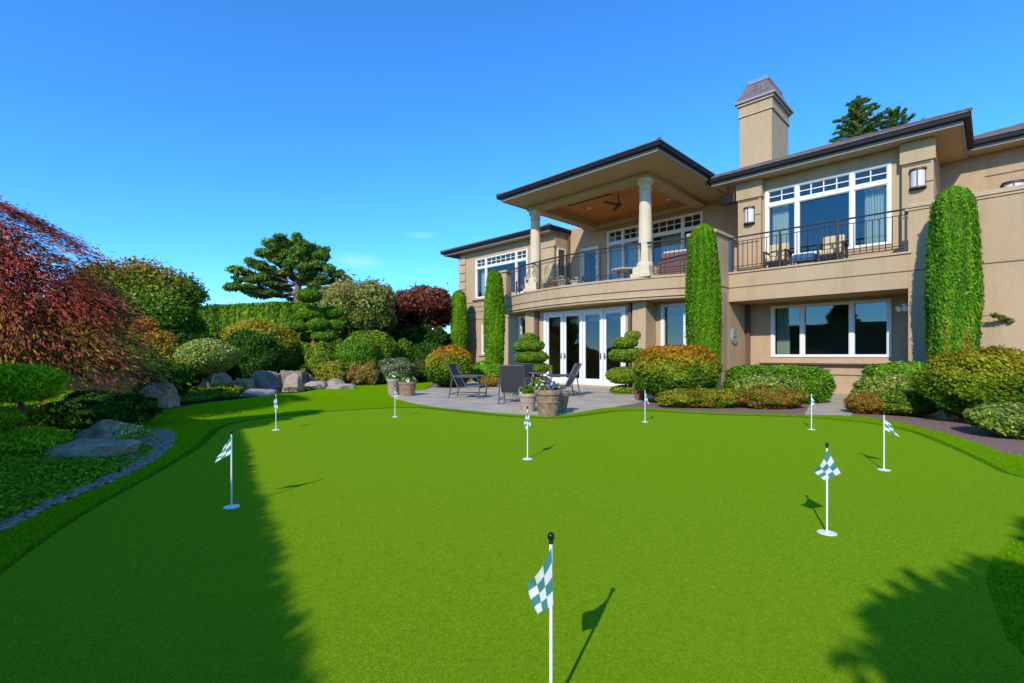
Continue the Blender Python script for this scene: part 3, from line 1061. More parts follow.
c.add(vs, [(0, 1, 5, 4), (1, 2, 6, 5), (2, 3, 7, 6), (3, 0, 4, 7), (4, 5, 6, 7), (3, 2, 1, 0)], COPPER)
for i in range(1, 9):
    t = i / 9
    p0 = Vector((ca1 + o0, cv0 - o0 + (cv1 - cv0 + 2 * o0) * t, z0)); p1 = Vector((ca1 - 0.2, cv0 + 0.2 + (cv1 - cv0 - 0.4) * t, z1))
    c.tube([p0, p1], 0.014, COPPER, 4)
for i in range(1, 6):
    t = i / 6
    p0 = Vector((ca0 - o0 + (ca1 - ca0 + 2 * o0) * t, cv0 - o0, z0)); p1 = Vector((ca0 + 0.2 + (ca1 - ca0 - 0.4) * t, cv0 + 0.2, z1))
    c.tube([p0, p1], 0.014, COPPER, 4)
c.box(ca0 + 0.17, ca1 - 0.17, cv0 + 0.17, cv1 - 0.17, z1, z1 + 0.045, FASCIA)
c.build('chimney_cap', chim)
c = HB()
for i in range(11):
    a = ca0 + 0.2 + i * (ca1 - ca0 - 0.4) / 10
    for v in (cv0 + 0.2, cv1 - 0.2):
        c.tube([(a, v, z1 + 0.04), (a, v, z1 + 0.15)], 0.010, FASCIA, 4)
for i in range(18):
    v = cv0 + 0.2 + i * (cv1 - cv0 - 0.4) / 17
    for a in (ca0 + 0.2, ca1 - 0.2):
        c.tube([(a, v, z1 + 0.04), (a, v, z1 + 0.15)], 0.010, FASCIA, 4)
for (p, q) in (((ca0 + .2, cv0 + .2), (ca1 - .2, cv0 + .2)), ((ca1 - .2, cv0 + .2), (ca1 - .2, cv1 - .2)), ((ca1 - .2, cv1 - .2), (ca0 + .2, cv1 - .2)), ((ca0 + .2, cv1 - .2), (ca0 + .2, cv0 + .2))):
    c.tube([(*p, z1 + 0.12), (*q, z1 + 0.12)], 0.013, LAMPG, 4)
c.build('chimney_cresting', chim)


# windows -------------------------------------------------------------------
def window(rect, v, mull, transom=None, cols=None, m=FRAMEW, fw=0.055, proud=0.03, sash=True, name='window', glass=None, rows=2):
    a0, a1, z0, z1 = rect
    f = HB(); gl = HB()
    y0, y1 = v - proud, v + 0.10
    f.box(a0 - 0.03, a0 + fw, y0, y1, z0, z1, m); f.box(a1 - fw, a1 + 0.03, y0, y1, z0, z1, m)
    f.box(a0 + fw, a1 - fw, y0, y1, z0, z0 + fw, m); f.box(a0 + fw, a1 - fw, y0, y1, z1 - fw, z1, m)
    xs = [a0 + fw] + [x for mm in mull for x in (mm - fw * 0.85, mm + fw * 0.85)] + [a1 - fw]
    for mm in mull:
        f.box(mm - fw * 0.85, mm + fw * 0.85, y0, y1, z0 + fw, z1 - fw, m)
    for i in range(0, len(xs), 2):
        s, e = xs[i], xs[i + 1]
        zz = [(z0 + fw, z1 - fw)]
        if transom:
            f.box(s, e, y0 + 0.004, y1, transom - 0.05, transom + 0.06, m)
            zz = [(z0 + fw, transom - 0.05), (transom + 0.06, z1 - fw)]
            n = cols[i // 2]
            zb, zt = zz[1]
            for k in range(1, n):
                x = s + (e - s) * k / n
                f.box(x - 0.013, x + 0.013, v + 0.012, v + 0.052, zb, zt, m)
            for k in range(1, rows):
                zc = zb + (zt - zb) * k / rows
                f.box(s, e, v + 0.010, v + 0.050, zc - 0.013, zc + 0.013, m)
        for (zb, zt) in zz:
            if sash:
                t = 0.022
                f.box(s, s + t, v - 0.002, v + 0.07, zb, zt, m); f.box(e - t, e, v - 0.002, v + 0.07, zb, zt, m)
                f.box(s + t, e - t, v - 0.002, v + 0.07, zb, zb + t, m); f.box(s + t, e - t, v - 0.002, v + 0.07, zt - t, zt, m)
            gl.add([(s, v + 0.06, zb), (e, v + 0.06, zb), (e, v + 0.06, zt), (s, v + 0.06, zt)], [(0, 1, 2, 3)], glass or GLASS)
    o = f.build(name)
    gl.build('pane', o)
    return o


# the HB offset is baked into the vertices, so children need the same frame: both parent frames are the house frame
window(W_RU, 16.1, [-4.16, -2.80], 5.72, [2, 4, 2])
window(W_RL, 16.1, [-4.02, -2.81], m=FRAMEW)
window(W_PB, 17.5, [-11.02, -9.72, -8.39], 5.86, [2, 4, 4, 2], m=FRAMEW)
window(W_LWU, 16.55, [-18.57, -16.37], 5.66, [2, 6, 2])
window(W_LWL, 16.55, [])
window(W_LL, 14.3, [])
window(W_LR, 14.25, [])


def french_door(a0, a1, v, z0, z1, hinge):
    f = HB(); gl = HB(); t = 0.10
    f.box(a0 + .004, a0 + t, v + 0.02, v + 0.07, z0, z1, FRAMEW); f.box(a1 - t, a1 - .004, v + 0.02, v + 0.07, z0, z1, FRAMEW)
    f.box(a0 + t, a1 - t, v + 0.02, v + 0.07, z0, z0 + 0.22, FRAMEW); f.box(a0 + t, a1 - t, v + 0.02, v + 0.07, z1 - 0.12, z1, FRAMEW)
    gl.add([(a0 + t, v + 0.045, z0 + .22), (a1 - t, v + 0.045, z0 + .22), (a1 - t, v + 0.045, z1 - .12), (a0 + t, v + 0.045, z1 - .12)], [(0, 1, 2, 3)], GLASSD)
    o = f.build('door', bevel=0.004)
    gl.build('pane', o)
    h = HB()
    x = a1 - 0.05 if hinge < 0 else a0 + 0.05
    h.box(x - 0.018, x + 0.018, v + 0.002, v + 0.02, z0 + 0.9, z0 + 1.12, BRONZE)
    h.tube([(x, v - 0.02, z0 + 1.0), (x - 0.09 * hinge * -1, v - 0.02, z0 + 1.0)], 0.009, BRONZE, 6)
    h.tube([(x, v + 0.01, z0 + 1.0), (x, v - 0.025, z0 + 1.0)], 0.009, BRONZE, 6)
    h.build('door_handle', o)
    return o


fr = HB()
a0, a1, z0, z1 = D_LOW
fr.box(a0 - 0.05, a0 + 0.06, 13.71, 13.86, z0, z1, FRAMEW); fr.box(a1 - 0.06, a1 + 0.05, 13.71, 13.86, z0, z1, FRAMEW)
fr.box(a0 + .06, a1 - .06, 13.71, 13.86, z1 - 0.07, z1, FRAMEW)
fr.box(a0, a1, 13.66, 13.95, 0.012, 0.05, STUCCO_L)
for k in (1, 2, 3):
    x = a0 + (a1 - a0) * k / 4
    fr.box(x - 0.03, x + 0.03, 13.71, 13.86, z0 + 0.02, z1 - 0.07, FRAMEW)
fr.build('door_frame', bevel=0.004)
W4 = (a1 - a0) / 4
for k in range(4):
    french_door(a0 + W4 * k + (0.06 if k == 0 else 0.03), a0 + W4 * (k + 1) - (0.06 if k == 3 else 0.03), 13.74, z0 + 0.02, z1 - 0.072, -1 if k % 2 == 0 else 1)
# small balcony doors
french_door(-13.12, -12.31, 17.5, 3.52, 5.80, 1)
f = HB(); f.box(-13.2, -13.12, 17.46, 17.6, 3.5, 5.88, FRAMEW); f.box(-12.31, -12.23, 17.46, 17.6, 3.5, 5.88, FRAMEW); f.box(-13.12, -12.31, 17.46, 17.6, 5.80, 5.88, FRAMEW)
f.build('door_frame')
f = HB()
f.box(-13.9, -13.86, 16.66, 16.74, 3.5, 5.95, FRAMEW); f.box(-13.9, -13.86, 17.2, 17.28, 3.5, 5.95, FRAMEW); f.box(-13.9, -13.86, 16.74, 17.2, 5.87, 5.95, FRAMEW)
dd = f.build('door')
f = HB(); f.add([(-13.88, 16.74, 3.5), (-13.88, 17.2, 3.5), (-13.88, 17.2, 5.87), (-13.88, 16.74, 5.87)], [(0, 1, 2, 3)], GLASSD)
f.build('pane', dd)

# downspouts
for (a, v, z1) in ((-12.38, 13.68, 2.8), (-8.34, 13.68, 2.8), (-5.5, 16.02, 2.70)):
    f = HB(); f.box(a - 0.05, a + 0.05, v - 0.05, v + 0.04, 0.02, z1, DOWNP)
    for z in (0.6, 1.7, 2.5):
        f.box(a - 0.06, a + 0.06, v - 0.058, v + 0.03, z, z + 0.03, DOWNP)
    f.build('downspout', bevel=0.01)
f = HB()
f.box(-13.86, -13.78, 17.38, 17.46, 3.5, 6.6, DOWNP); f.build('downspout')


# railings ------------------------------------------------------------------
def railing(path, z0=3.55, h=1.02, deco=True, posts=True, step=0.125, scroll=None, name='railing'):
    """path: list of (a, v) points"""
    P = [Vector((p[0], p[1])) for p in path]
    L = [0]
    for i in range(1, len(P)):
        L.append(L[-1] + (P[i] - P[i - 1]).length)
    tot = L[-1]

    def pt(s):
        s = max(0, min(tot, s))
        for i in range(1, len(P)):
            if s <= L[i] + 1e-9:
                return P[i - 1].lerp(P[i], (s - L[i - 1]) / (L[i] - L[i - 1]))
        return P[-1]
    mb = HB()
    r3 = lambda z: [(p.x, p.y, z) for p in P]
    mb.tube(r3(z0 + h), 0.024, IRON, 6)
    mb.tube(r3(z0 + h - 0.13), 0.011, IRON, 5)
    mb.tube(r3(z0 + 0.10), 0.014, IRON, 5)
    mb.tube(r3(z0 + 0.17), 0.009, IRON, 4)
    n = int(tot / step)
    for i in range(n + 1):
        s = tot * i / n
        q = pt(s)
        if scroll and any(a <= s <= b for a, b in scroll):
            continue
        mb.tube([(q.x, q.y, z0 + 0.10), (q.x, q.y, z0 + h - 0.13)], 0.010, IRON, 4)
    if deco:
        k = int(tot / 0.13)
        for i in range(k):
            s = tot * (i + 0.5) / k
            ring = []
            for j in range(9):
                t = 2 * math.pi * j / 8
                q = pt(s + 0.048 * math.cos(t))
                ring.append((q.x, q.y, z0 + h - 0.065 + 0.048 * math.sin(t)))
            mb.tube(ring, 0.007, IRON, 4, cap=False)
    o = mb.build(name)
    if scroll:
        for (a, b) in scroll:
            sc_ = HB()
            mid = (a + b) / 2; wd = (b - a)
            for sx in (-1, 1):
                for (zc, sz, rr) in ((0.32, -1, 0.17), (0.66, 1, 0.17)):
                    cur = []
                    for j in range(26):
                        t = j / 25
                        ang = t * 3.6 * math.pi
                        rad = rr * (1 - 0.8 * t)
                        s = mid + sx * (wd * 0.26 + rad * math.cos(ang) * 0.9)
                        q = pt(s)
                        cur.append((q.x, q.y, z0 + zc + sz * rad * math.sin(ang)))
                    sc_.tube(cur, 0.009, IRON, 4, cap=False)
                cur = []
                for j in range(15):
                    t = j / 14
                    s = mid + sx * wd * (0.05 + 0.42 * math.sin(t * math.pi))
                    q = pt(s); cur.append((q.x, q.y, z0 + 0.10 + t * (h - 0.23)))
                sc_.tube(cur, 0.010, IRON, 4, cap=False)
            sc_.build('scroll_panel', o)
    if posts:
        k = max(1, round(tot / 1.5))
        for i in range(k + 1):
            q = pt(tot * i / k)
            pb = HB(); pb.box(q.x - 0.024, q.x + 0.024, q.y - 0.024, q.y + 0.024, z0 - 0.06, z0 + h + 0.02, IRON)
            pb.build('post', o)
    return o


bp = [q for q in bow(off=-0.10) if q[0] < -6.45]
bpath = bp + [(-6.42, bp[-1][1] + 0.06)]
tot = sum(math.dist(bpath[i], bpath[i + 1]) for i in range(len(bpath) - 1))
railing(bpath, z0=3.50, h=1.06, scroll=[(1.9, 2.6), (3.0, 3.7), (5.0, 5.6)])
railing([(-5.6, 14.74), (-1.50, 14.74)], z0=3.55, h=1.03, deco=False)
f = HB()
f.box(-5.66, -5.52, 14.66, 14.84, 3.55, 4.52, BLUEBLK)
f.build('dark_upright')  # plain dark blue upright at the left end of the railing
# left end pier of the balcony
f = HB()
f.box(-14.55, -14.22, 13.78, 14.1, 3.5, 4.52, STUCCO); f.box(-14.62, -14.15, 13.72, 14.16, 4.52, 4.60, STUCCO_L)
f.build('pier', bevel=0.008)


# curtains and blinds --------------------------------------------------------
def curtain(a0, a1, v, z0, z1, label, m=CURTAIN):
    mb = MB(); n = 44; vs = []
    for i in range(n + 1):
        x = a0 + (a1 - a0) * i / n - (a0 + a1) / 2
        y = 0.045 * math.sin(i * 1.15) + 0.01 * math.sin(i * 2.9)
        vs += [(x, y, 0), (x, y, z1 - z0)]
    mb.add(vs, [(2 * i, 2 * i + 2, 2 * i + 3, 2 * i + 1) for i in range(n)], m)
    mb.tube([((a0 - a1) / 2 - .05, 0, z1 - z0 + .02), ((a1 - a0) / 2 + .05, 0, z1 - z0 + .02)], 0.015, BRONZE, 6)
    o = mb.build('curtain', smooth=True)
    o.location = hw((a0 + a1) / 2, v, z0); o.rotation_euler = (0, 0, ROT)
    tag(o, label, 'curtain', 'curtains behind the window panes')


curtain(-4.9, -4.45, 16.36, 3.6, 5.7, 'pale curtain at the left end of the upper right balcony window')
curtain(-2.55, -2.05, 16.36, 3.6, 5.7, 'pale curtain at the right end of the upper right balcony window')
curtain(-4.78, -4.42, 16.36, 0.9, 2.55, 'pale green curtain in the left pane of the ground floor right window')
curtain(-19.2, -18.7, 16.82, 4.0, 5.6, 'pale curtain at the left end of the upper window on the far wing')
curtain(-11.7, -11.1, 17.72, 3.5, 5.8, 'blue grey curtain at the left of the balcony glass doors')
curtain(-10.9, -10.2, 17.72, 3.5, 5.8, 'blue grey curtain behind the glass left of the right column')
curtain(-9.4, -8.5, 17.72, 3.5, 5.8, 'blue grey curtain behind the glass right of the right column')
for k, nm in enumerate(['leftmost', 'second', 'third', 'rightmost']):
    b = MB()
    b.box(-W4 / 2 + .1, W4 / 2 - .1, -0.01, 0.01, 0, 0.16 if k else 0.3, BLIND)
    b.tube([(-W4 / 2 + .1, 0, 0), (W4 / 2 - .1, 0, 0)], 0.014, BLIND, 6)
    o = b.build('roller_blind'); o.location = hw(D_LOW[0] + W4 * (k + .5), 14.06, 2.28 if k else 2.2); o.rotation_euler = (0, 0, ROT)
    tag(o, 'tan roller blind partly lowered behind the %s french door' % nm, 'blind', 'roller blinds behind the french doors')


# wall lanterns --------------------------------------------------------------
def lantern(a, v, z0, z1, label, wd=0.17):
    h = z1 - z0
    t = thing('wall_lantern', label, 'wall lamp', hw(a, v, z0), ROT, 'lanterns on the upper walls')
    mb = MB(); seg = 14
    prof = [(wd * math.cos(math.pi * k / seg), -wd * 0.85 * math.sin(math.pi * k / seg)) for k in range(seg + 1)]
    mb.prism([(-p[0], p[1]) for p in prof], 0.04, h - 0.05, LAMPG); mb.build('shade', t, smooth=False)
    mb = MB()
    big = [(-p[0] * 1.2, p[1] * 1.2) for p in prof]
    mb.prism(big, h - 0.05, h, BRONZE); mb.prism(big, 0.0, 0.04, BRONZE)
    mb.box(-0.012, 0.012, -wd * 0.85 - 0.012, -wd * 0.85 + 0.004, 0.04, h - 0.05, BRONZE)
    mb.box(-wd * 1.1, wd * 1.1, 0.0, 0.02, -0.02, h + 0.03, BRONZE)
    mb.build('bracket', t)


lantern(-5.43, 15.88, 5.20, 5.72, 'bronze half round lantern with frosted glass left of the upper balcony window', 0.14)
lantern(-1.38, 15.88, 5.31, 5.82, 'bronze half round lantern with frosted glass right of the upper balcony window', 0.145)
lantern(0.35, 18.38, 5.12, 5.68, 'frosted half round lantern on the set back wall beyond the tall cypress', 0.20)

# round plaque on the side wall of the recess (faces +a)
t = thing('wall_plaque', 'round verdigris wall plaque hanging beside the ground floor window recess', 'wall plaque', hw(-5.595, 15.05, 1.68), ROT)
mb = MB()
mb.lathe((0, 0, 0), [(0.245, 0), (0.25, 0.02), (0.235, 0.045), (0.20, 0.035), (0.16, 0.03), (0.15, 0.045), (0.05, 0.045), (0.04, 0.06), (0.01, 0.06)], VERDI, 32)
for k in range(12):
    a = k * math.pi / 6
    mb.tube([(0.165 * math.cos(a), 0.165 * math.sin(a), 0.03), (0.19 * math.cos(a), 0.19 * math.sin(a), 0.045)], 0.010, VERDI, 5)
pl = mb.build('disc', t, smooth=True); pl.rotation_euler = (0, R(90), 0)
mb = MB(); mb.tube([(0.055, 0, 0), (0.055, -0.10, -0.04)], 0.012, BRONZE, 5); mb.tube([(0.055, 0, 0), (0.055, 0.02, 0.12)], 0.010, BRONZE, 5); mb.build('pointer', t)

# floodlight in the recess, top right
t = thing('floodlight', 'white twin floodlight fixed high in the ground floor window recess', 'floodlight', hw(-1.62, 15.75, 2.28), ROT)
mb = MB(); mb.lathe((0, 0, 0), [(0.06, 0.05), (0.07, 0.12), (0.03, 0.14)], WHITE, 12)
mb.tube([(0, 0, 0.1), (-0.07, -0.08, 0.03)], [0.02, 0.02], WHITE, 8); mb.tube([(-0.03, -0.04, 0.04), (-0.12, -0.14, -0.01)], [0.04, 0.075], WHITE, 12)
mb.tube([(0.03, -0.04, 0.04), (0.02, -0.17, -0.01)], [0.04, 0.075], WHITE, 12); mb.tube([(0.08, 0, 0.08), (0.17, 0, 0.08)], 0.03, WHITE, 8); mb.build('lamp_heads', t, smooth=True)

# speaker under the soffit
t = thing('outdoor_speaker', 'dark outdoor speaker hanging under the eave corner right of the covered balcony', 'speaker', hw(-6.35, 15.9, 6.02), ROT)
mb = MB(); mb.box(0.05, 0.5, -0.1, 0.14, -0.05, 0.26, BLACK); mb.build('cabinet', t, bevel=0.03)
mb = MB(); mb.tube([(0.27, 0.0, 0.26), (0.27, 0.0, 0.52)], 0.02, IRON, 6); mb.build('mount', t)

# ceiling fan
t = thing('ceiling_fan', 'dark ceiling fan hanging from the wood ceiling of the covered balcony', 'ceiling fan', hw(-9.55, 14.9, 6.86), ROT)
mb = MB(); mb.tube([(0, 0, 0), (0, 0, -0.3)], 0.02, IRON, 8); mb.lathe((0, 0, -0.42), [(0.05, 0), (0.11, 0.03), (0.11, 0.1), (0.05, 0.14)], IRON, 16); mb.build('motor', t, smooth=True)
for k in range(3):
    mb = MB(); mb.box(0.1, 0.68, -0.065, 0.065, -0.012, 0.004, IRON if k else FASCIA); b = mb.build('blade', t); b.location = (0, 0, -0.36); b.rotation_euler = (R(8), 0, k * R(120) + 0.3)


# ------------------------------------------------------------------ balcony furniture
def armchair(label, loc, rz, cushion, group=None):
    t = thing('balcony_chair', label, 'armchair', loc, rz, group)
    mb = MB()
    for sx in (-1, 1):
        for sy in (-1, 1):
            mb.box(sx * 0.28 - 0.025, sx * 0.28 + 0.025, sy * 0.26 - 0.025, sy * 0.26 + 0.025, 0, 0.58 if sy < 0 else 0.6, IRON)
        mb.box(sx * 0.28 - 0.035, sx * 0.28 + 0.035, -0.29, 0.29, 0.58, 0.61, IRON)
    mb.box(-0.26, 0.26, -0.27, 0.27, 0.26, 0.31, IRON)
    for i in range(7):
        x = -0.24 + i * 0.08
        mb.box(x - 0.012, x + 0.012, 0.25, 0.275, 0.31, 0.78, IRON)
        mb.box(x - 0.012, x + 0.012, -0.275, -0.25, 0.06, 0.26, IRON)
    mb.box(-0.29, 0.29, 0.245, 0.28, 0.78, 0.83, IRON)
    mb.build('frame', t)
    mb = MB(); mb.box(-0.25, 0.25, -0.27, 0.24, 0.31, 0.43, cushion); mb.build('seat_cushion', t, bevel=0.03)
    mb = MB(); mb.box(-0.25, 0.25, 0.10, 0.24, 0.43, 0.86, cushion); mb.build('back_cushion', t, bevel=0.04)


armchair('balcony chair with yellow striped cushion, left of the pair behind the railing', hw(-4.45, 15.30, 3.49), ROT, YELC, 'cushioned chairs on the right balcony')
armchair('balcony chair with yellow striped cushion, right of the pair behind the railing', hw(-3.10, 15.30, 3.49), ROT, YELC, 'cushioned chairs on the right balcony')
t = thing('ottoman', 'blue cushioned ottoman between the two yellow cushioned balcony chairs', 'ottoman', hw(-3.75, 15.3, 3.49), ROT)
mb = MB(); mb.box(-0.26, 0.26, -0.24, 0.24, 0.22, 0.42, BLUEC); mb.build('cushion', t, bevel=0.04)
for sx in (-1, 1):
    for sy in (-1, 1):
        mb = MB(); mb.box(sx * 0.22 - 0.02, sx * 0.22 + 0.02, sy * 0.2 - 0.02, sy * 0.2 + 0.02, 0, 0.22, IRON); mb.build('leg', t)
# wicker sofa at the right end of the covered balcony
t = thing('wicker_sofa', 'brown wicker sofa with cream cushions behind the railing right of the column', 'sofa', hw(-7.0, 14.6, 3.5), ROT + R(8))
mb = MB(); mb.box(-0.55, 0.75, -0.42, 0.40, 0.08, 0.36, WICK); mb.box(-0.68, -0.55, -0.42, 0.45, 0.05, 0.62, WICK); mb.box(0.75, 0.88, -0.42, 0.45, 0.05, 0.62, WICK)
mb.prism([(-0.55, -0.42), (0.75, -0.42), (0.75, -0.30), (-0.55, -0.30)], 0.36, 0.82, WICK); mb.build('frame', t, bevel=0.03)
mb = MB(); mb.box(-0.53, 0.10, -0.28, 0.38, 0.36, 0.48, CREAM); mb.box(0.12, 0.73, -0.28, 0.38, 0.36, 0.48, CREAM); mb.box(-0.53, 0.73, -0.29, -0.14, 0.48, 0.90, CREAM); mb.build('cushions', t, bevel=0.03)
# low round table with cloth
t = thing('coffee_table', 'low round pale topped table behind the railing left of the right column', 'table', hw(-8.7, 13.95, 3.5), ROT)
mb = MB(); mb.lathe((0, 0, 0), [(0.45, 0.40), (0.46, 0.43), (0.44, 0.45)], CREAM, 24); mb.build('table_top', t, smooth=True)
for k in range(3):
    a = k * 2.09; mb = MB(); mb.tube([(0.34 * math.cos(a), 0.34 * math.sin(a), 0), (0.2 * math.cos(a), 0.2 * math.sin(a), 0.40)], 0.02, IRON, 6); mb.build('leg', t)
# plum cushioned chair at the left end
t = thing('balcony_chair', 'dark balcony chair with plum cushions at the far left end behind the curved railing', 'armchair', hw(-13.6, 14.35, 3.5), ROT)
mb = MB()
for sx in (-1, 1):
    for sy in (-1, 1):
        mb.box(sx * 0.3 - 0.02, sx * 0.3 + 0.02, sy * 0.28 - 0.02, sy * 0.28 + 0.02, 0, 0.62, IRON)
    mb.box(sx * 0.3 - 0.03, sx * 0.3 + 0.03, -0.3, 0.3, 0.6, 0.63, IRON)
mb.box(-0.3, 0.3, -0.3, 0.3, 0.26, 0.3, IRON); mb.build('frame', t)
mb = MB(); mb.box(-0.27, 0.27, -0.28, 0.28, 0.3, 0.44, PINKC); mb.build('seat_cushion', t, bevel=0.03)
mb = MB(); mb.box(-0.27, 0.27, 0.14, 0.28, 0.44, 0.85, CREAM); mb.build('back_cushion', t, bevel=0.03)


def flower_pot(name, label, loc, r0, r1, h, m, fcols=None, gh=0.14, N=500, lsz=0.02, group=None, n_fl=90, legs=False):
    t = thing(name, label, 'plant pot', loc, random.random(), group)
    mb = MB()
    mb.lathe((0, 0, 0), [(r0 * 0.98, 0), (r0, 0.02), (r0 + (r1 - r0) * 0.78, h * 0.78), (r1 * 1.0, h * 0.80), (r1 * 1.06, h * 0.83), (r1 * 1.08, h * 0.97), (r1 * 1.04, h), (r1 * 0.93, h), (r1 * 0.9, h * 0.92), (0.01, h * 0.92)], m, 30)
    mb.lathe((0, 0, 0), [(r0 + (r1 - r0) * 0.5 + 0.004, h * 0.50), (r0 + (r1 - r0) * 0.5 + 0.012, h * 0.52), (r0 + (r1 - r0) * 0.54 + 0.006, h * 0.56)], m, 30)
    pot = mb.build('pot', t, smooth=True)
    mb = MB(); mb.lathe((0, 0, 0), [(r1 * 0.90, h * 0.921), (r1 * 0.3, h * 0.95), (0.01, h * 0.95)], SOIL, 20); mb.build('soil', t)
    if fcols:
        P, n, _ = blob_pts(N, (0, 0, h), (r1 * 1.0, r1 * 1.0, gh), 2, 0.1, 3, 0.4, zmin=h * 0.93)
        leaf_obj('foliage', P, lsz * 1.2, palette(len(P), G_MID), t, n, 1.0)
        P, n, _ = blob_pts(n_fl, (0, 0, h), (r1 * 1.0, r1 * 1.0, gh * 1.15), 2, 0.1, 3, 0.9, zmin=h * 1.02)
        PP = np.repeat(P, 5, 0) + rng.normal(size=(len(P) * 5, 3)) * lsz * 0.35
        cc = np.repeat(palette(len(P), fcols, None, 0.1), 5, 0)
        leaf_obj('blossom', PP, lsz, cc, t, np.repeat(n, 5, 0), 0.5)
    return t


PURP = [(0.13, 0.08, 0.42), (0.20, 0.12, 0.55), (0.65, 0.62, 0.75)]
WHT = [(0.72, 0.72, 0.74), (0.6, 0.62, 0.7), (0.75, 0.7, 0.55)]
flower_pot('flower_pot', 'small balcony pot with pink flowers beside the scrolled railing', hw(-11.55, 13.6, 3.5), 0.12, 0.17, 0.26, TERRA, [(0.55, 0.15, 0.25), (0.6, 0.5, 0.5)], 0.25)
flower_pot('flower_pot', 'rounded tan balcony pot with pale flowers behind the railing', hw(-11.0, 13.5, 3.5), 0.16, 0.24, 0.30, STONEP, [(0.6, 0.5, 0.35), (0.6, 0.6, 0.55)], 0.12)
flower_pot('flower_pot', 'balcony pot with trailing white flowers between railing posts', hw(-10.4, 13.45, 3.5), 0.12, 0.17, 0.2, CREAM, WHT, 0.12)

# ------------------------------------------------------------------ patio furniture
PZ = 0.012


def lounge_proto():
    t = thing('lounge_chair', 'x', 'lounge chair', (0, 0, 0))
    mb = MB()   # faces -Y (front at -Y)
    for sx in (-1, 1):
        x = sx * 0.33
        mb.tube([(x, -0.50, 0.0), (x, -0.52, 0.30), (x, -0.48, 0.56), (x, -0.40, 0.60), (x, 0.22, 0.60), (x, 0.30, 0.54)], 0.019, CHAIRM, 6)
        mb.tube([(x, 0.40, 0.0), (x, 0.30, 0.54)], 0.019, CHAIRM, 6)
        mb.tube([(x, -0.52, 0.12), (x, 0.38, 0.12)], 0.014, CHAIRM, 6)
    mb.tube([(-0.33, -0.5, 0.05), (0.33, -0.5, 0.05)], 0.012, CHAIRM, 6)
    mb.tube([(-0.33, 0.38, 0.12), (0.33, 0.38, 0.12)], 0.014, CHAIRM, 6)
    mb.build('frame', t)
    for sx in (-1, 1):
        mb = MB(); mb.box(sx * 0.33 - 0.03, sx * 0.33 + 0.03, -0.46, 0.28, 0.612, 0.635, CHAIRM); mb.build('armrest', t, bevel=0.008)
    mb = MB()
    pr = [(-0.52, 0.30), (-0.48, 0.345), (-0.1, 0.31), (0.12, 0.29)]
    vs = []; fs = []
    for (y, z) in pr:
        vs += [(-0.28, y, z), (0.28, y, z)]
    for (y, z) in pr:
        vs += [(-0.28, y, z - 0.012), (0.28, y, z - 0.012)]
    for i in range(3):
        fs += [(2 * i, 2 * i + 1, 2 * i + 3, 2 * i + 2), (8 + 2 * i, 10 + 2 * i, 11 + 2 * i, 9 + 2 * i)]
    mb.add(vs, fs, SLING)
    for sx in (-1, 1):
        mb.tube([(sx * 0.29, y, z) for (y, z) in pr], 0.018, CHAIRM, 6)
    mb.build('seat', t)
    mb = MB()
    pr = [(0.12, 0.29), (0.24, 0.52), (0.38, 0.80), (0.45, 0.95)]
    vs = []
    for (y, z) in pr:
        vs += [(-0.28, y, z), (0.28, y, z)]
    for (y, z) in pr:
        vs += [(-0.28, y + 0.012, z - 0.005), (0.28, y + 0.012, z - 0.005)]
    fs = []
    for i in range(3):
        fs += [(2 * i, 2 * i + 1, 2 * i + 3, 2 * i + 2), (8 + 2 * i, 10 + 2 * i, 11 + 2 * i, 9 + 2 * i)]
    mb.add(vs, fs, SLING)
    for sx in (-1, 1):
        mb.tube([(sx * 0.29, y, z) for (y, z) in pr], 0.020, CHAIRM, 6)
    mb.tube([(-0.29, 0.45, 0.95), (0.29, 0.45, 0.95)], 0.02, CHAIRM, 6)
    mb.build('backrest', t)
    return t


lc = lounge_proto()
spots = [((466, 398), R(75), 'sling lounge chair turned sideways at the left of the patio by the dome shaped shrub'),
         ((514, 403.5), R(172), 'grey sling lounge chair seen from behind next to the small flower pot'),
         ((519, 396), R(200), 'grey sling lounge chair standing behind the one seen from its back'),
         ((564, 396.5), R(-80), 'grey sling lounge chair facing left in front of the french doors')]
for i, (p, rz, lb) in enumerate(spots):
    o = lc if i == 0 else copy_tree(lc)
    o.location = at(p[0], p[1], z=0) + Vector((0, 0, PZ)); o.rotation_euler = (0, 0, rz)
    o['label'] = lb; o['group'] = 'sling lounge chairs on the patio'; o.scale = (0.88, 0.88, 0.9)
t = thing('patio_table', 'round dark metal patio table behind the lounge chairs', 'table', at(537, Y=12.6) + Vector((0, 0, PZ)))
mb = MB(); mb.lathe((0, 0, 0), [(0.24, 0.60), (0.25, 0.61), (0.25, 0.63), (0.24, 0.64)], CHAIRM, 24); mb.build('table_top', t)
for k in range(4):
    a = k * 1.571 + .4; mb = MB(); mb.tube([(0.2 * math.cos(a), 0.2 * math.sin(a), 0), (0.16 * math.cos(a), 0.16 * math.sin(a), 0.6)], 0.014, CHAIRM, 6); mb.build('leg', t)

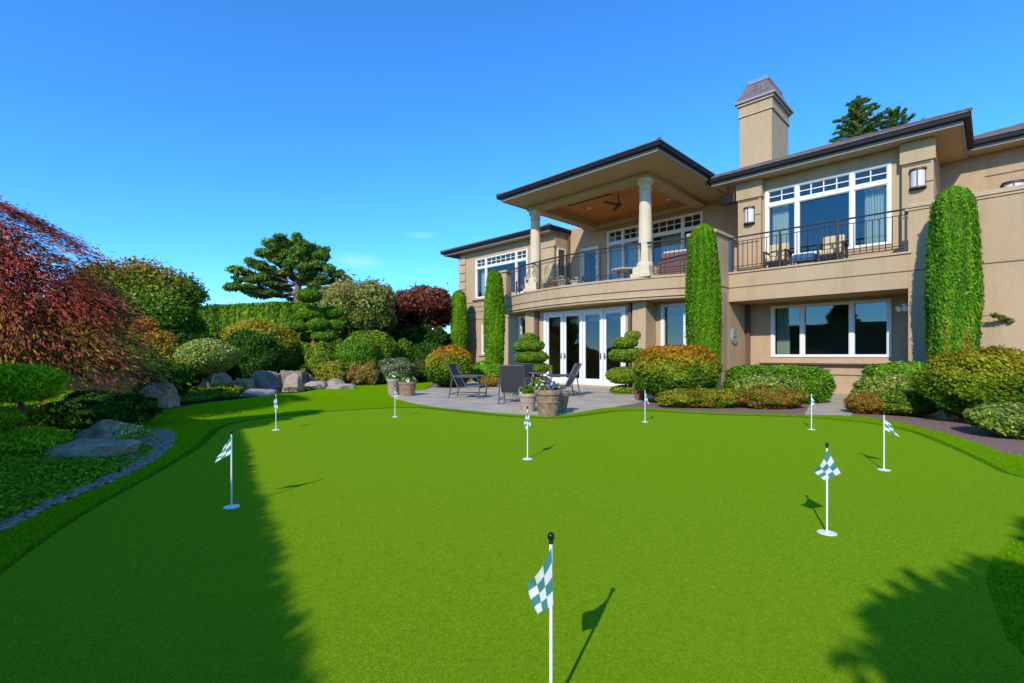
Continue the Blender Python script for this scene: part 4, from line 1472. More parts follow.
flower_pot('flower_pot', 'largest weathered wooden planter with purple and white pansies at the patio edge', at(548, 416.3) + Vector((0, 0, PZ)), 0.175, 0.235, 0.47, TEAKP, PURP, 0.15, 900, 0.028)
flower_pot('flower_pot', 'smaller weathered planter with a few white and violet pansies left of the largest planter', at(528, 411.8) + Vector((0, 0, PZ)), 0.13, 0.17, 0.35, STONEP, WHT + PURP[:1], 0.17, 500, 0.026, n_fl=30)
flower_pot('flower_pot', 'dark mossy planter tucked behind the largest planter at the patio edge', at(559.5, 412.6) + Vector((0, 0, PZ)), 0.13, 0.19, 0.38, TEAKP, None)
flower_pot('flower_pot', 'pale stone pot with white pansies standing where lawn meets patio', at(393.5, 395.2) + Vector((0, 0, PZ)), 0.14, 0.17, 0.44, STONEP, WHT, 0.14, 500, 0.03, n_fl=40)
flower_pot('flower_pot', 'wide low brown pot with sprouting greens beside the pale stone pot', at(407.5, 396) + Vector((0, 0, PZ)), 0.19, 0.23, 0.37, TEAKP, WHT, 0.12, 500, 0.03, n_fl=20)
flower_pot('flower_pot', 'red terracotta pot under the layered topiary right of the french doors', at(640, 400) + Vector((0, 0, PZ)), 0.12, 0.18, 0.32, TERRA, None)


# ------------------------------------------------------------------ golf flags
def flag(px, py, quad, label, Y=None, X=None, turn=0.0):
    loc = Vector((X, Y, 0)) if Y else at(px, py, z=GZ)
    loc.z = GZ
    t = thing('golf_flag', label, 'golf flag', loc, 0, 'checked practice flags on the putting green')
    h = 0.516
    mb = MB(); mb.tube([(0, 0, -0.02), (0, 0, h - 0.0)], 0.0055, WHITE, 10); mb.build('pole', t, smooth=True)
    mb = MB(); mb.lathe((0, 0, h - 0.002), [(0.006, 0), (0.008, 0.004), (0.006, 0.010), (0.0095, 0.015), (0.0108, 0.022), (0.009, 0.030), (0.004, 0.034)], BLACK, 14); mb.build('knob', t, smooth=True)
    mb = MB(); mb.lathe((0, 0, 0), [(0.052, 0), (0.053, 0.002), (0.050, 0.004), (0.012, 0.0055), (0.009, 0.012)], WHITE, 28); mb.build('cup_cover', t)
    # cloth: bilinear sheet hanging from the pole, with folds
    n = 22; vs = []; uv = []
    P00, P10, P11, P01 = [Vector((q[0], 0, -q[1])) for q in quad]
    ph = random.random() * 6
    for i in range(n + 1):
        for j in range(n + 1):
            s, tt = i / n, j / n
            p = P00 * (1 - s) * (1 - tt) + P10 * s * (1 - tt) + P11 * s * tt + P01 * (1 - s) * tt
            fold = 0.016 * s ** 0.7 * math.sin(5 * s + 1.6 * tt + ph) + 0.006 * math.sin(4 * tt + 6 * s + ph)
            sag = -0.012 * math.sin(math.pi * s) * (1 - tt)
            wrap = -0.0075 if abs(P01.x) > 0.02 else -0.0075
            vs.append((p.x + 0.003 * math.sin(9 * s + 4 * tt) * s, p.y + fold * (s + 0.12) + wrap, p.z + h - 0.012 + sag))
            uv.append((s * 0.75 * 1.0, tt))
    me = bpy.data.meshes.new('cloth')
    fs = [(i * (n + 1) + j, (i + 1) * (n + 1) + j, (i + 1) * (n + 1) + j + 1, i * (n + 1) + j + 1) for i in range(n) for j in range(n)]
    me.from_pydata(vs, [], fs)
    u = me.uv_layers.new(name='UVMap')
    for lp in me.loops:
        u.data[lp.index].uv = uv[lp.vertex_index]
    me.polygons.foreach_set('use_smooth', [True] * len(fs))
    me.materials.append(CHECK); me.update()
    o = bpy.data.objects.new('cloth', me); COL.objects.link(o); o.parent = t
    return t


flag(0, 0, [(0, 0), (-.074, .115), (-.040, .20), (.006, .17)], 'nearest checked golf flag, cut off by the bottom of the picture', Y=1.435, X=0.1166)
flag(231.5, 507, [(0, 0), (-.085, .12), (-.116, .19), (0, .125)], 'checked golf flag with its base in shade, cloth swept left, left of the sunlit green')
flag(827, 533, [(-.002, 0), (-.078, .125), (-.018, .185), (.078, .14)], 'checked golf flag spread to both sides of its pole, nearest on the right')
flag(884, 470, [(0, 0), (.06, .08), (.15, .195), (0, .125)], 'checked golf flag with cloth swept right, near the curved right edge of the green')
flag(527.5, 459, [(.006, 0), (-.04, .10), (-.015, .20), (.035, .15)], 'limp checked golf flag in the middle of the green below the flower pots')
flag(645, 422, [(0, 0), (.035, .10), (.065, .22), (0, .15)], 'checked golf flag in front of the terracotta pot and orange topped bush')
flag(811.5, 429.5, [(0, 0), (.035, .10), (.065, .20), (0, .14)], 'checked golf flag in front of the paved path by the ground floor window')
flag(276, 430, [(.006, 0), (-.04, .13), (-.010, .25), (.03, .18)], 'limp checked golf flag in the finger of shade near the garden rocks')
flag(395, 417, [(-.004, 0), (.05, .10), (.045, .20), (-.01, .16)], 'most distant checked golf flag, in front of the pale stone pot')


# ------------------------------------------------------------------ cypresses
def cypress(x, Y, x0, x1, ytop, label, cols, N=26000, zlow=0.05, taper=0.62, keyf=None, top_r=0.35, size=0.05, twig=False):
    loc = at(x, Y=Y)
    rx = (x1 - x0) / 2 / F * Y
    zt = zat(ytop, Y)
    o = thing('cypress', label, 'cypress tree', loc, 0, 'tall clipped cypresses against the house')

    def rad(z):
        t = np.clip((z - zlow) / (zt - zlow), 0, 1)
        base = np.interp(t, [0, 0.15, 0.50, 0.75, 0.93, 0.975, 1.0], [0.72, 0.86, 1.0, 0.88, taper + 0.08, taper * 0.8, 0.10])
        return base * rx
    wb = Wob(14, 2.0)
    z = zlow + (zt - zlow) * rng.random(N) ** 0.95
    th = rng.random(N) * 6.283
    d = np.stack([np.cos(th), np.sin(th), z * 0.9], 1)
    wv = wb(d * np.array([1.6, 1.6, 1.3]))
    strk = np.sin(th * 13 + 2.5 * np.sin(z * 1.3) + 1.7 * wv)         # vertical growth streaks
    r = rad(z) * (1 + 0.05 * wv + 0.016 * strk) * (0.82 + 0.18 * rng.random(N) ** 0.5)
    r = r + np.abs(rng.normal(size=N)) * 0.022 * (rng.random(N) < .5)
    P = np.stack([r * np.cos(th), r * np.sin(th), z], 1)
    n = unit(np.stack([np.cos(th), np.sin(th), 0.25 + 0 * th], 1))
    k = 0.5 + 0.14 * strk + 0.28 * wv
    if keyf is not None:
        k = keyf(k, (z - zlow) / (zt - zlow), th, wv)
    C = palette(N, cols, None, 0.2, np.clip(k, 0, 0.99))
    ax = np.tile(np.array([[0, 0, 1.0]]), (N, 1)) + 0.25 * n
    leaf_obj('foliage', P, size, C, o, n, 0.7, 1.3, axis=ax, ajit=0.5)
    mb = MB()
    prof = [(max(0.01, float(rad(np.array(zz))) * 0.80), zz) for zz in np.linspace(zlow + 0.03, zt - 0.08, 24)]
    mb.lathe((0, 0, 0), prof, CORE, 16)
    mb.tube([(0, 0, 0), (0, 0, zlow + 0.3)], 0.06, BARK, 8)
    if twig:
        pts = [(rx * 0.9, -0.1, zat(318, Y)), (rx + 0.25, -0.15, zat(315, Y)), (rx + 0.5, -0.15, zat(316, Y)), (rx + 0.66, -0.15, zat(321, Y))]
        mb.tube(pts, [0.012, 0.010, 0.008, 0.004], BARK, 5)
        Q = np.array([Vector(pts[1]).lerp(Vector(pts[3]), random.random()) + Vector((random.gauss(0, .02), random.gauss(0, .03), random.gauss(-.005, .018))) for _ in range(260)])
        leaf_obj('twig', Q, 0.03, palette(260, [(0.14, 0.16, 0.04), (0.08, 0.13, 0.03)]), o, None, 1, 1.6, axis=np.tile([[1, 0, -0.25]], (260, 1)))
    mb.build('trunk', o)  # mesh holds the trunk and a dark core painting inner shade


CY = [(0.05, 0.125, 0.005), (0.075, 0.18, 0.006), (0.105, 0.235, 0.007), (0.14, 0.28, 0.010)]
CYM = [(0.035, 0.11, 0.02), (0.065, 0.18, 0.012), (0.11, 0.25, 0.012), (0.15, 0.27, 0.02), (0.22, 0.20, 0.02), (0.22, 0.12, 0.04)]
cypress(703, 13.3, 686.5, 719, 225, 'tallest bright green clipped cypress between the curved balcony and the recessed window', CY, 90000, taper=0.60, size=0.028)
cypress(494.5, 18.6, 485, 505, 271, 'slim clipped cypress beside the left end of the curved balcony', CY, 50000, zlow=0.35, taper=0.62, size=0.038)
cypress(459, 24.6, 451, 467.5, 291, 'shortest and most distant clipped cypress at the corner of the far wing', CY, 30000, taper=0.72, size=0.048)
cypress(953, 10.3, 933, 974, 188, 'broad patchy cypress with yellow and brown streaks at the right, a stray twig poking out', CYM, 110000, taper=0.64, size=0.028, twig=True,
        keyf=lambda k, t, th, w: np.clip(0.12 + 0.36 * k + 0.46 * (1 - 0.8 * t) * np.clip(np.sin(th * 7 + 0.6 + 2 * w) + 0.7 * w, 0, 1.3) * (t > 0.06), 0, 0.99))

# ------------------------------------------------------------------ shrubs by the house
ORT = [(0.035, 0.09, 0.01), (0.07, 0.14, 0.012), (0.12, 0.18, 0.015), (0.18, 0.20, 0.015), (0.27, 0.19, 0.015), (0.36, 0.15, 0.015)]
shrub('rounded_shrub', 'large rounded shrub with orange tips under the tallest cypress', 'shrub', 632, 716, 346, 405, 11.2, ORT, 22000, 0.045, p=2.5, key=True, depth=0.9, zlow=0.12)
shrub('rounded_shrub', 'dome shaped shrub with orange tips at the left edge of the patio', 'shrub', 425, 474, 347.5, 389, 16.2, ORT, 16000, 0.055, p=2.5, key=True, depth=0.8, zlow=0.1)
shrub('rounded_shrub', 'broad yellow green shrub with orange patches under the patchy cypress at right', 'shrub', 934, 1046, 349, 420, 7.7, [(0.05, 0.12, 0.01), (0.10, 0.17, 0.012), (0.16, 0.21, 0.015), (0.20, 0.22, 0.015), (0.24, 0.19, 0.015)],
      34000, 0.034, p=2.4, amp=0.10, key=True, depth=0.8, zlow=0.10)
VAR = [(0.06, 0.13, 0.02), (0.12, 0.2, 0.03), (0.30, 0.34, 0.14), (0.24, 0.28, 0.05)]
shrub('leafy_shrub', 'variegated yellow green shrub at the right edge of the picture', 'shrub', 980, 1062, 403, 445, 6.4, VAR, 12000, 0.032, p=2.2, amp=0.12, depth=0.5, zlow=0.02)
shrub('clipped_hedge', 'low dark green clipped hedge under the left of the ground floor window', 'hedge', 726, 828, 366, 402, 11.2, G_BRIGHT[:2] + G_MID, 26000, 0.04, p=4.5, amp=0.04, depth=0.55, zlow=0.02)
shrub('leafy_shrub', 'variegated cream and green shrub in front of the low clipped hedge', 'shrub', 730, 800, 375, 405, 10.3, VAR, 15000, 0.036, p=2.6, amp=0.10, depth=0.4)
RD = [(0.10, 0.13, 0.015), (0.20, 0.13, 0.02), (0.30, 0.12, 0.035), (0.16, 0.18, 0.02)]
shrub('low_shrub', 'low reddish shrub at the lawn edge left of the paved path', 'shrub', 736, 804, 386, 409, 9.9, RD, 12000, 0.034, p=2.4, amp=0.12, depth=0.36)
shrub('low_shrub', 'low yellow green shrub with red tips under the large orange tipped shrub', 'shrub', 655, 752, 389, 409, 10.1, [(0.08, 0.16, 0.012), (0.14, 0.24, 0.018), (0.24, 0.24, 0.02), (0.30, 0.12, 0.02)], 15000, 0.036, p=2.6, amp=0.12, depth=0.38)
shrub('boxwood', 'bright green rounded boxwood right of the paved path against the wall', 'shrub', 868, 937, 363, 404, 10.3, G_BRIGHT + G_MID[1:], 22000, 0.036, p=3.0, amp=0.06, depth=0.6)
shrub('leafy_shrub', 'variegated pale green shrub right of the paved path', 'shrub', 855, 920, 375, 412, 9.5, VAR, 15000, 0.034, p=2.4, amp=0.10, depth=0.42)
shrub('low_shrub', 'low rust coloured shrub at the right corner of the paved path', 'shrub', 848, 892, 393, 417, 9.0, RD[1:] + [(0.22, 0.10, 0.02)], 9000, 0.03, p=2.4, amp=0.1, depth=0.3)
shrub('low_shrub', 'low glossy green shrub below the patchy cypress', 'shrub', 882, 936, 391, 421, 8.7, G_MID + [(0.16, 0.2, 0.03)], 11000, 0.034, p=2.6, amp=0.1, depth=0.3)
shrub('low_shrub', 'low green ground shrub at the foot of the slim cypress', 'shrub', 472, 503, 361, 380, 18.0, G_BRIGHT, 6000, 0.06, depth=0.4)
shrub('low_shrub', 'small orange shrub on the patio edge below the slim cypress', 'shrub', 480, 499, 375, 386, 16.5, [(0.35, 0.2, 0.02), (0.3, 0.1, 0.03), (0.12, 0.2, 0.02)], 2500, 0.05, depth=0.3)


def topiary(x, Y, pads, label, cols, lean=None):
    loc = at(x, Y=Y)
    o = thing('topiary', label, 'topiary', loc)
    Ps, Ns = [], []; mb = MB(); tr = [Vector((0, 0, 0))]
    pads = sorted(pads, key=lambda q: -q[1])
    for (px, py, w_, h_) in pads:
        c = ((px - x) / F * Y, random.uniform(-0.08, 0.08), zat(py, Y)); r = (w_ / 2 / F * Y, w_ / 2 / F * Y * 0.9, h_ / 2 / F * Y)
        P, n, wb = blob_pts(int(5200 * r[0] * r[0] / 0.16) + 900, c, r, 2.3, 0.08, 3, 0.8)
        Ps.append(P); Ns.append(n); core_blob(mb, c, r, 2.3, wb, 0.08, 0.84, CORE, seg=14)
        tr.append(Vector((c[0] * 0.5, c[1], c[2])))
    P = np.concatenate(Ps)
    leaf_obj('foliage', P, 0.042, palette(len(P), cols), o, np.concatenate(Ns), 0.9)
    mb.tube(tr, [0.06] + [0.04] * (len(tr) - 1), BARK, 7)
    mb.build('trunk', o)  # real trunk joined with dark pad cores that paint inner shade


topiary(533, 14.2, [(530, 338, 18, 9), (529, 346, 30, 12), (532, 357, 32, 12), (537, 368, 24, 10), (541, 383, 19, 13)], 'layered cloud pruned topiary left of the french doors', G_YEL[:1] + G_MID[1:])
topiary(628, 13.6, [(632, 336, 15, 9), (625, 343, 24, 11), (628, 355, 36, 14), (623, 375, 34, 16), (623, 391, 24, 10)], 'layered cloud pruned topiary right of the french doors', G_YEL[:2] + G_MID[1:])


# ------------------------------------------------------------------ rocks
def rock(label, x0, x1, ytop, ybase, m, Y=None, depth=None, seed=0, flat=0.0, skew=0.0, group=None, cat='boulder', name='boulder', box=2.6):
    Yb = Y or F * H / (ybase - HY)
    rx = (x1 - x0) / 2 / F * Yb
    ry = depth or rx * 0.7
    zt = zat(ytop, Yb)
    rs = np.random.default_rng(seed + 100)
    seg, st = 40, 22
    vs = []
    dirs = []
    for i in range(st + 1):
        th = math.pi * i / st
        for j in range(seg):
            ph = 2 * math.pi * j / seg
            dirs.append((math.sin(th) * math.cos(ph), math.sin(th) * math.sin(ph), math.cos(th)))
    d = np.array(dirs)
    # cut the ball by random planes so that it gets facets
    pl = unit(rs.normal(size=(15, 3))); off = 0.62 + 0.3 * rs.random(15)
    rr = sup(d, box)
    dp = d @ pl.T
    with np.errstate(divide='ignore'):
        lim = np.where(dp > 0.05, off / np.maximum(dp, 0.05), 9.0).min(1)
    rr = np.minimum(rr, lim * 1.12)
    k = rs.normal(size=(16, 3)) * 6; p = rs.random(16) * 6.3
    rr = rr * (1 + 0.03 * np.sin(d @ k.T + p).sum(1) / 2.5 + 0.012 * np.sin(2.7 * d @ k.T + p).sum(1) / 2.5)
    V = d * rr[:, None]
    V /= np.abs(V).max(0)
    V = V * np.array([rx, ry, zt * 1.0])
    V[:, 0] += skew * rx * V[:, 2] / max(zt, .1)
    V[:, 2] = np.maximum(V[:, 2], -0.03)
    fs = []
    for i in range(st):
        for j in range(seg):
            a = i * seg + j; b = i * seg + (j + 1) % seg
            fs.append((a, a + seg, b + seg, b))
    mb = MB(); mb.add(V.tolist(), fs, m)
    o = mb.build(name, smooth=True)
    o.location = at((x0 + x1) / 2, Y=Yb + ry * 0.55); o.location.z = 0
    # keep apparent size after moving the centre back
    s = (Yb + ry * 0.55) / Yb
    o.scale = (s, 1, 1)
    tag(o, label, cat, group)
    return o


rock('large grey boulder with a sloping top at the tip of the near planting bed', 80, 149, 418, 443, ROCKG, seed=1, depth=0.42, skew=0.25)
rock('long pale grey boulder above the near ground cover', 42, 131, 437, 459, ROCKG, seed=5, depth=0.22, skew=0.45)
rock('grey boulder under the red leaning tree on the far side of the lawn bay', 137, 179, 382.5, 408, ROCKG, seed=3, skew=0.15)
G = 'garden rocks across the lawn'
rock('rounded grey rock just right of the umbrella shaped shrub', 212, 232, 369, 387, ROCKG, seed=4, Y=15.0, group=G)
rock('squarish tan rock with a flat top behind the yellow ground cover', 231, 256, 375.5, 390, ROCKG, seed=5, Y=14.6, group=G, box=5)
rock('biggest dark slab of rock in the garden wall of stones', 246, 283, 366, 391, ROCKD, seed=9, Y=14.9, group=G, box=8, skew=-0.15)
rock('dark rock rising behind the pinkish tan boulder', 274, 306, 366.5, 385, ROCKD, seed=5, Y=16.2, group=G, box=8)
rock('pinkish tan boulder, the most rounded of the garden rocks', 283, 304, 373, 391, ROCKT, seed=6, Y=14.3, group=G, box=7)
rock('flat pale stone slab lying on the lawn edge below the dark slab', 236, 277, 388.5, 398, ROCKT, seed=9, Y=12.9, depth=0.42, group=G, box=5)
rock('dark narrow block painting the shade of the gap behind the tan boulder', 302, 316, 369, 383, ROCKD, seed=10, Y=16.6, group=G, box=4)  # shaded gap between stones, drawn as a dark block
rock('low flat tan stone right of the tan boulder', 304, 327, 380.5, 389, ROCKT, seed=11, Y=15.4, group=G, box=4, depth=0.4)
rock('flat pale rock ending the row of garden stones', 325, 345, 378.5, 387, ROCKT, seed=12, Y=16.3, group=G, box=4, depth=0.4)
rock('long thin pale paving slab at the lawn edge', 325, 358, 384, 388.5, ROCKT, seed=13, Y=15.4, group=G, box=6, depth=0.35)
rock('pale flat rock behind the low grasses', 310, 331, 367, 377, ROCKT, seed=14, Y=18.5, group=G, box=4)
rock('small stone on the right end of the mulch under the broad yellow green shrub', 938, 953, 402, 419, ROCKG, seed=15, Y=8.15)
rock('pale round stone beside the umbrella shrub trunk', 200, 208, 378, 386, ROCKT, seed=16, Y=14.0, group=G)


# ------------------------------------------------------------------ garden planting on the left
def ground_cover(name, label, poly_px, N, size, cols, h=0.08, kind='stuff', lump=0.5):
    poly = [at(*p)[:2] for p in poly_px]
    pp = np.array(poly)
    lo, hi = pp.min(0), pp.max(0)
    P = lo + (hi - lo) * rng.random((N * 3, 2))
    P = P[inside(P, poly)][:N]
    wb = Wob(10, 3.0)
    hh = h * (0.65 + lump * wb(np.c_[P, 0 * P[:, :1]]))
    z = np.clip(hh, 0.02, None) * (0.35 + 0.65 * rng.random(len(P))) + 0.01
    Q = np.c_[P, z]
    o = leaf_obj(name, Q, size, palette(len(P), cols), None, np.tile([[0, 0, 1.0]], (len(P), 1)), 0.9, 0.8)
    tag(o, label, 'ground cover', None, kind)
    # soil under it
    return o


GC = [(0.08, 0.17, 0.006), (0.14, 0.26, 0.010), (0.24, 0.38, 0.02)]
ground_cover('ground_cover', 'dense low green ground cover of the near left bed', [(-60, 551), (0, 528), (60, 500), (114, 475), (148, 459), (154, 450), (128, 444), (40, 446), (-10, 430), (-120, 430), (-120, 520)], 60000, 0.024, GC, 0.05)
ground_cover('ground_cover', 'shaded green ground cover between the near boulders and the red tree', [(-100, 440), (60, 448), (100, 440), (130, 425), (140, 412), (175, 404), (178, 396), (60, 392), (-80, 400)], 50000, 0.030, GC, 0.05)
ground_cover('ground_cover', 'green ground cover under the umbrella shaped shrub', [(160, 408), (205, 402), (240, 398.5), (236, 388), (215, 382), (170, 384)], 26000, 0.035, G_MID, 0.14)
ground_cover('ground_cover', 'bright yellow green ground cover in front of the garden rocks', [(198, 397), (232, 396), (250, 391), (252, 383), (232, 379), (214, 382), (200, 390)], 14000, 0.035, G_YEL, 0.30, lump=0.35)
ground_cover('ground_cover', 'low dark planting behind the garden rocks', [(215, 380), (300, 377), (420, 372), (440, 364), (260, 362), (180, 368)], 34000, 0.06, G_DARK, 0.35)
ground_cover('ground_cover', 'small tufts growing in front of the tan boulder', [(284, 394), (322, 389.5), (318, 386), (300, 387), (284, 390)], 2500, 0.03, G_MID + G_YEL[:1], 0.16)

# white flowers among the near boulders
P = np.array([at(x, y) + Vector((0, 0, z)) for x, y, z in [(118, 448, .12), (124, 450, .16), (131, 449, .2), (137, 447, .18), (143, 446, .2), (146, 445, .14), (126, 446, .1), (120, 446, .2)]])
t = thing('white_flower_clump', 'clump of white flowers and green leaves between the two near boulders', 'flower clump', at(132, 448))
loc = np.array(at(132, 448))
Q = np.repeat(P - loc, 60, 0) + rng.normal(size=(len(P) * 60, 3)) * 0.05
leaf_obj('foliage', Q, 0.02, palette(len(Q), GC), t)
Q = np.repeat(P - loc + np.array([0, -0.03, 0.03]), 7, 0) + rng.normal(size=(len(P) * 7, 3)) * 0.018
leaf_obj('blossom', Q, 0.018, palette(len(Q), WHT, None, .08), t)
# small path light
t = thing('path_light', 'small grey cylindrical garden light beside the large near boulder', 'garden light', at(86.5, 442))
mb = MB(); mb.lathe((0, 0, 0), [(0.035, 0), (0.035, 0.13), (0.04, 0.135), (0.04, 0.15), (0.01, 0.155)], FASCIA, 18); mb.build('body', t)
mb = MB(); mb.lathe((0, 0, 0.05), [(0.037, 0), (0.037, 0.05)], LAMPG, 18); mb.build('lens', t)


def jp(c, r, n, s):
    return [(c[0] + random.gauss(0, r[0]), c[1] + random.gauss(0, r[1]), c[2] + random.gauss(0, r[2]), s * random.uniform(.7, 1.3), s * random.uniform(.7, 1.3), s * random.uniform(.5, .8)) for _ in range(n)]


# near left cloud pine
def near_pine():
    Y = 5.4; x = 10; loc = at(x, Y=Y)
    pads = [(16, 383, 72, 36), (-4, 417, 58, 20), (16, 446, 88, 34), (-60, 395, 60, 40), (-55, 450, 80, 50)]
    o = thing('garden_pine', 'low cloud pruned pine with bright green pads at the left edge', 'pine tree', loc)
    Ps, Ns, Cs = [], [], []; mb = MB()
    for (px, py, w_, h_) in pads:
        c = np.array(((px - x) / F * Y, random.uniform(-0.15, 0.15), max(zat(py, Y), 0.08))); r = np.array((w_ / 2 / F * Y, w_ / 2 / F * Y * 0.9, h_ / 2 / F * Y))
        P, n, wb = blob_pts(9000, c, r, 2.2, 0.12, 4, 0.7, zmin=0.02)
        Ps.append(P); Ns.append(unit(n + np.array([0, 0, 0.6]))); Cs.append(palette(len(P), [(0.11, 0.25, 0.008), (0.19, 0.42, 0.010), (0.30, 0.50, 0.015), (0.34, 0.38, 0.02)], [.25, .35, .28, .12]))
        core_blob(mb, c, r, 2.2, wb, 0.12, 0.72, CORE, seg=14, zmin=0.02)
        mb.tube([(0, 0.1, 0.0), (c[0] * 0.5, 0.1, c[2] * 0.6), tuple(c)], [0.045, 0.03, 0.015], BARK, 6)
    P = np.concatenate(Ps); N_ = np.concatenate(Ns)
    leaf_obj('needles', P, 0.016, np.concatenate(Cs), o, rng.normal(size=P.shape), 0.3, 2.2, axis=N_, ajit=0.7)
    mb.build('shade_core', o)  # real limbs together with dark pad cores, shade in their colour


near_pine()


# big laceleaf maple
def big_maple():
    Y = 7.5; cx, cz = -8.62, 0.42
    R_ = np.array([2.60, 1.8, 3.08])
    loc = Vector((cx, Y, 0))
    o = thing('red_maple', 'large weeping laceleaf maple with red brown foliage filling the left side', 'maple tree', loc)
    wbc = Wob(12, 2.5)
    Ps, Ns, Cs, Ax = [], [], [], []
    mb = MB()
    nspray = 1150
    d = rng.normal(size=(nspray, 3)); d[:, 2] = np.abs(d[:, 2]) * 1.1 - 0.15; d = unit(d)
    lay = rng.choice([1.0, 0.9, 0.78, 0.6], nspray, p=[.42, .26, .2, .12])
    for dd, q in zip(d, lay):
        rr = q * (1 + 0.05 * wbc(dd[None] * 2)[0])
        c = dd * R_ * rr + np.array([0, 0, cz])
        if c[2] < 0.62 + 0.25 * random.random(): continue
        # spray leans outward and down
        out = unit(np.array([[dd[0], dd[1], 0]]))[0]
        fall = unit((out * (0.9 - 0.4 * abs(dd[2])) + np.array([0, 0, -0.75 + 0.55 * dd[2]]))[None])[0]
        side = np.cross(fall, [0, 0, 1.0]); side = side / np.linalg.norm(side)
        up = np.cross(side, fall)
        m = 120
        a = rng.normal(size=(m, 3)) * np.array([0.30, 0.19, 0.028])
        P = c + a[:, :1] * fall + a[:, 1:2] * side + a[:, 2:] * up
        hgt = (c[2] - 0.2) / 3.0
        t = rng.random()
        if hgt > 0.5: pal = [(0.22, 0.035, 0.042), (0.34, 0.065, 0.060), (0.30, 0.095, 0.05)] if t < .93 else [(0.50, 0.17, 0.05), (0.34, 0.14, 0.07)]
        elif hgt > 0.22: pal = [(0.22, 0.06, 0.05), (0.28, 0.09, 0.065)] if t < .62 else ([(0.16, 0.20, 0.03), (0.3, 0.28, 0.03)] if t < .85 else [(0.4, 0.27, 0.03), (0.3, 0.2, 0.04)])
        else: pal = [(0.18, 0.08, 0.06), (0.10, 0.13, 0.03), (0.2, 0.09, 0.06)]
        C = palette(m, pal, None, 0.2)
        C = C * max(0.3, 1 + 0.38 * rng.normal())
        Ps.append(P); Ns.append(np.tile(up, (m, 1))); Cs.append(C); Ax.append(np.tile(fall, (m, 1)))
    P = np.concatenate(Ps)
    leaf_obj('foliage', P, 0.020, np.clip(np.concatenate(Cs), 0.002, .9), o, np.concatenate(Ns) + np.array([-0.12, -0.28, 0]), 0.35, 2.3, axis=np.concatenate(Ax), ajit=0.45)
    mb.tube([(0, 0, -0.05), (0.1, 0.05, 0.6), (-0.05, 0.1, 1.2)], [0.16, 0.13, 0.09], BARK, 9)
    for k in range(22):
        dd = d[k * 7]; e = Vector((dd * R_ * 0.86 + np.array([0, 0, cz])).tolist())
        mb.tube([(0, 0.05, 0.9 + 0.02 * k), Vector((e.x * 0.45, e.y * 0.45, max(e.z, 1) * 0.95 + 0.2)), e], [0.05, 0.03, 0.008], BARK, 5, cap=False)
    mb.build('trunk', o, smooth=True)


big_maple()


def tree_px(name, label, cat, Y, x, blobs, cols, N, size, **kw):
    """blobs in px: (px, py, w, h) -> local clumps"""
    loc = at(x, Y=Y)
    cl = []
    dz = kw.pop('dd', 0.5)
    for (px, py, w_, h_) in blobs:
        cl.append(((px - x) / F * Y, random.uniform(-dz, dz), zat(py, Y), w_ / 2 / F * Y, w_ / 2 / F * Y, h_ / 2 / F * Y))
    return crown_tree(name, label, cat, loc, cl, cols, N, size, **kw)


# broad tree behind the maple
bl = [(120, 285, 46, 34), (145, 282, 44, 32), (170, 288, 42, 30), (185, 296, 26, 28), (128, 305, 44, 34), (155, 305, 50, 40), (180, 312, 34, 36), (170, 328, 44, 32), (140, 325, 40, 30), (110, 300, 44, 44), (150, 345, 40, 30), (186, 332, 22, 30), (96, 285, 36, 30)]
bl = bl + [(x + random.uniform(-9, 9), y + random.uniform(-7, 6), w * .45, h * .5) for x, y, w, h in bl for _ in (0, 1)]
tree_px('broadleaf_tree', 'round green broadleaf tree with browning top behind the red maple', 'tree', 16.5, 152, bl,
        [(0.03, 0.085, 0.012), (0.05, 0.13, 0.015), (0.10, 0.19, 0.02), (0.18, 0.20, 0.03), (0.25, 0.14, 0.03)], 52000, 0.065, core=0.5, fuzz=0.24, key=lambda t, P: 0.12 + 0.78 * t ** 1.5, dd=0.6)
tree_px('garden_shrub', 'orange and gold autumn shrub between the red maple and the round tree', 'shrub', 13.2, 158,
        [(150, 328, 22, 20), (160, 340, 26, 22), (168, 350, 22, 20), (152, 348, 26, 26), (160, 362, 30, 22), (145, 340, 20, 26), (172, 364, 18, 16)],
        [(0.10, 0.15, 0.02), (0.26, 0.25, 0.03), (0.42, 0.26, 0.04), (0.45, 0.17, 0.04)], 12000, 0.045, core=0.5, key=lambda t, P: 0.1 + 0.8 * t, dd=0.3)

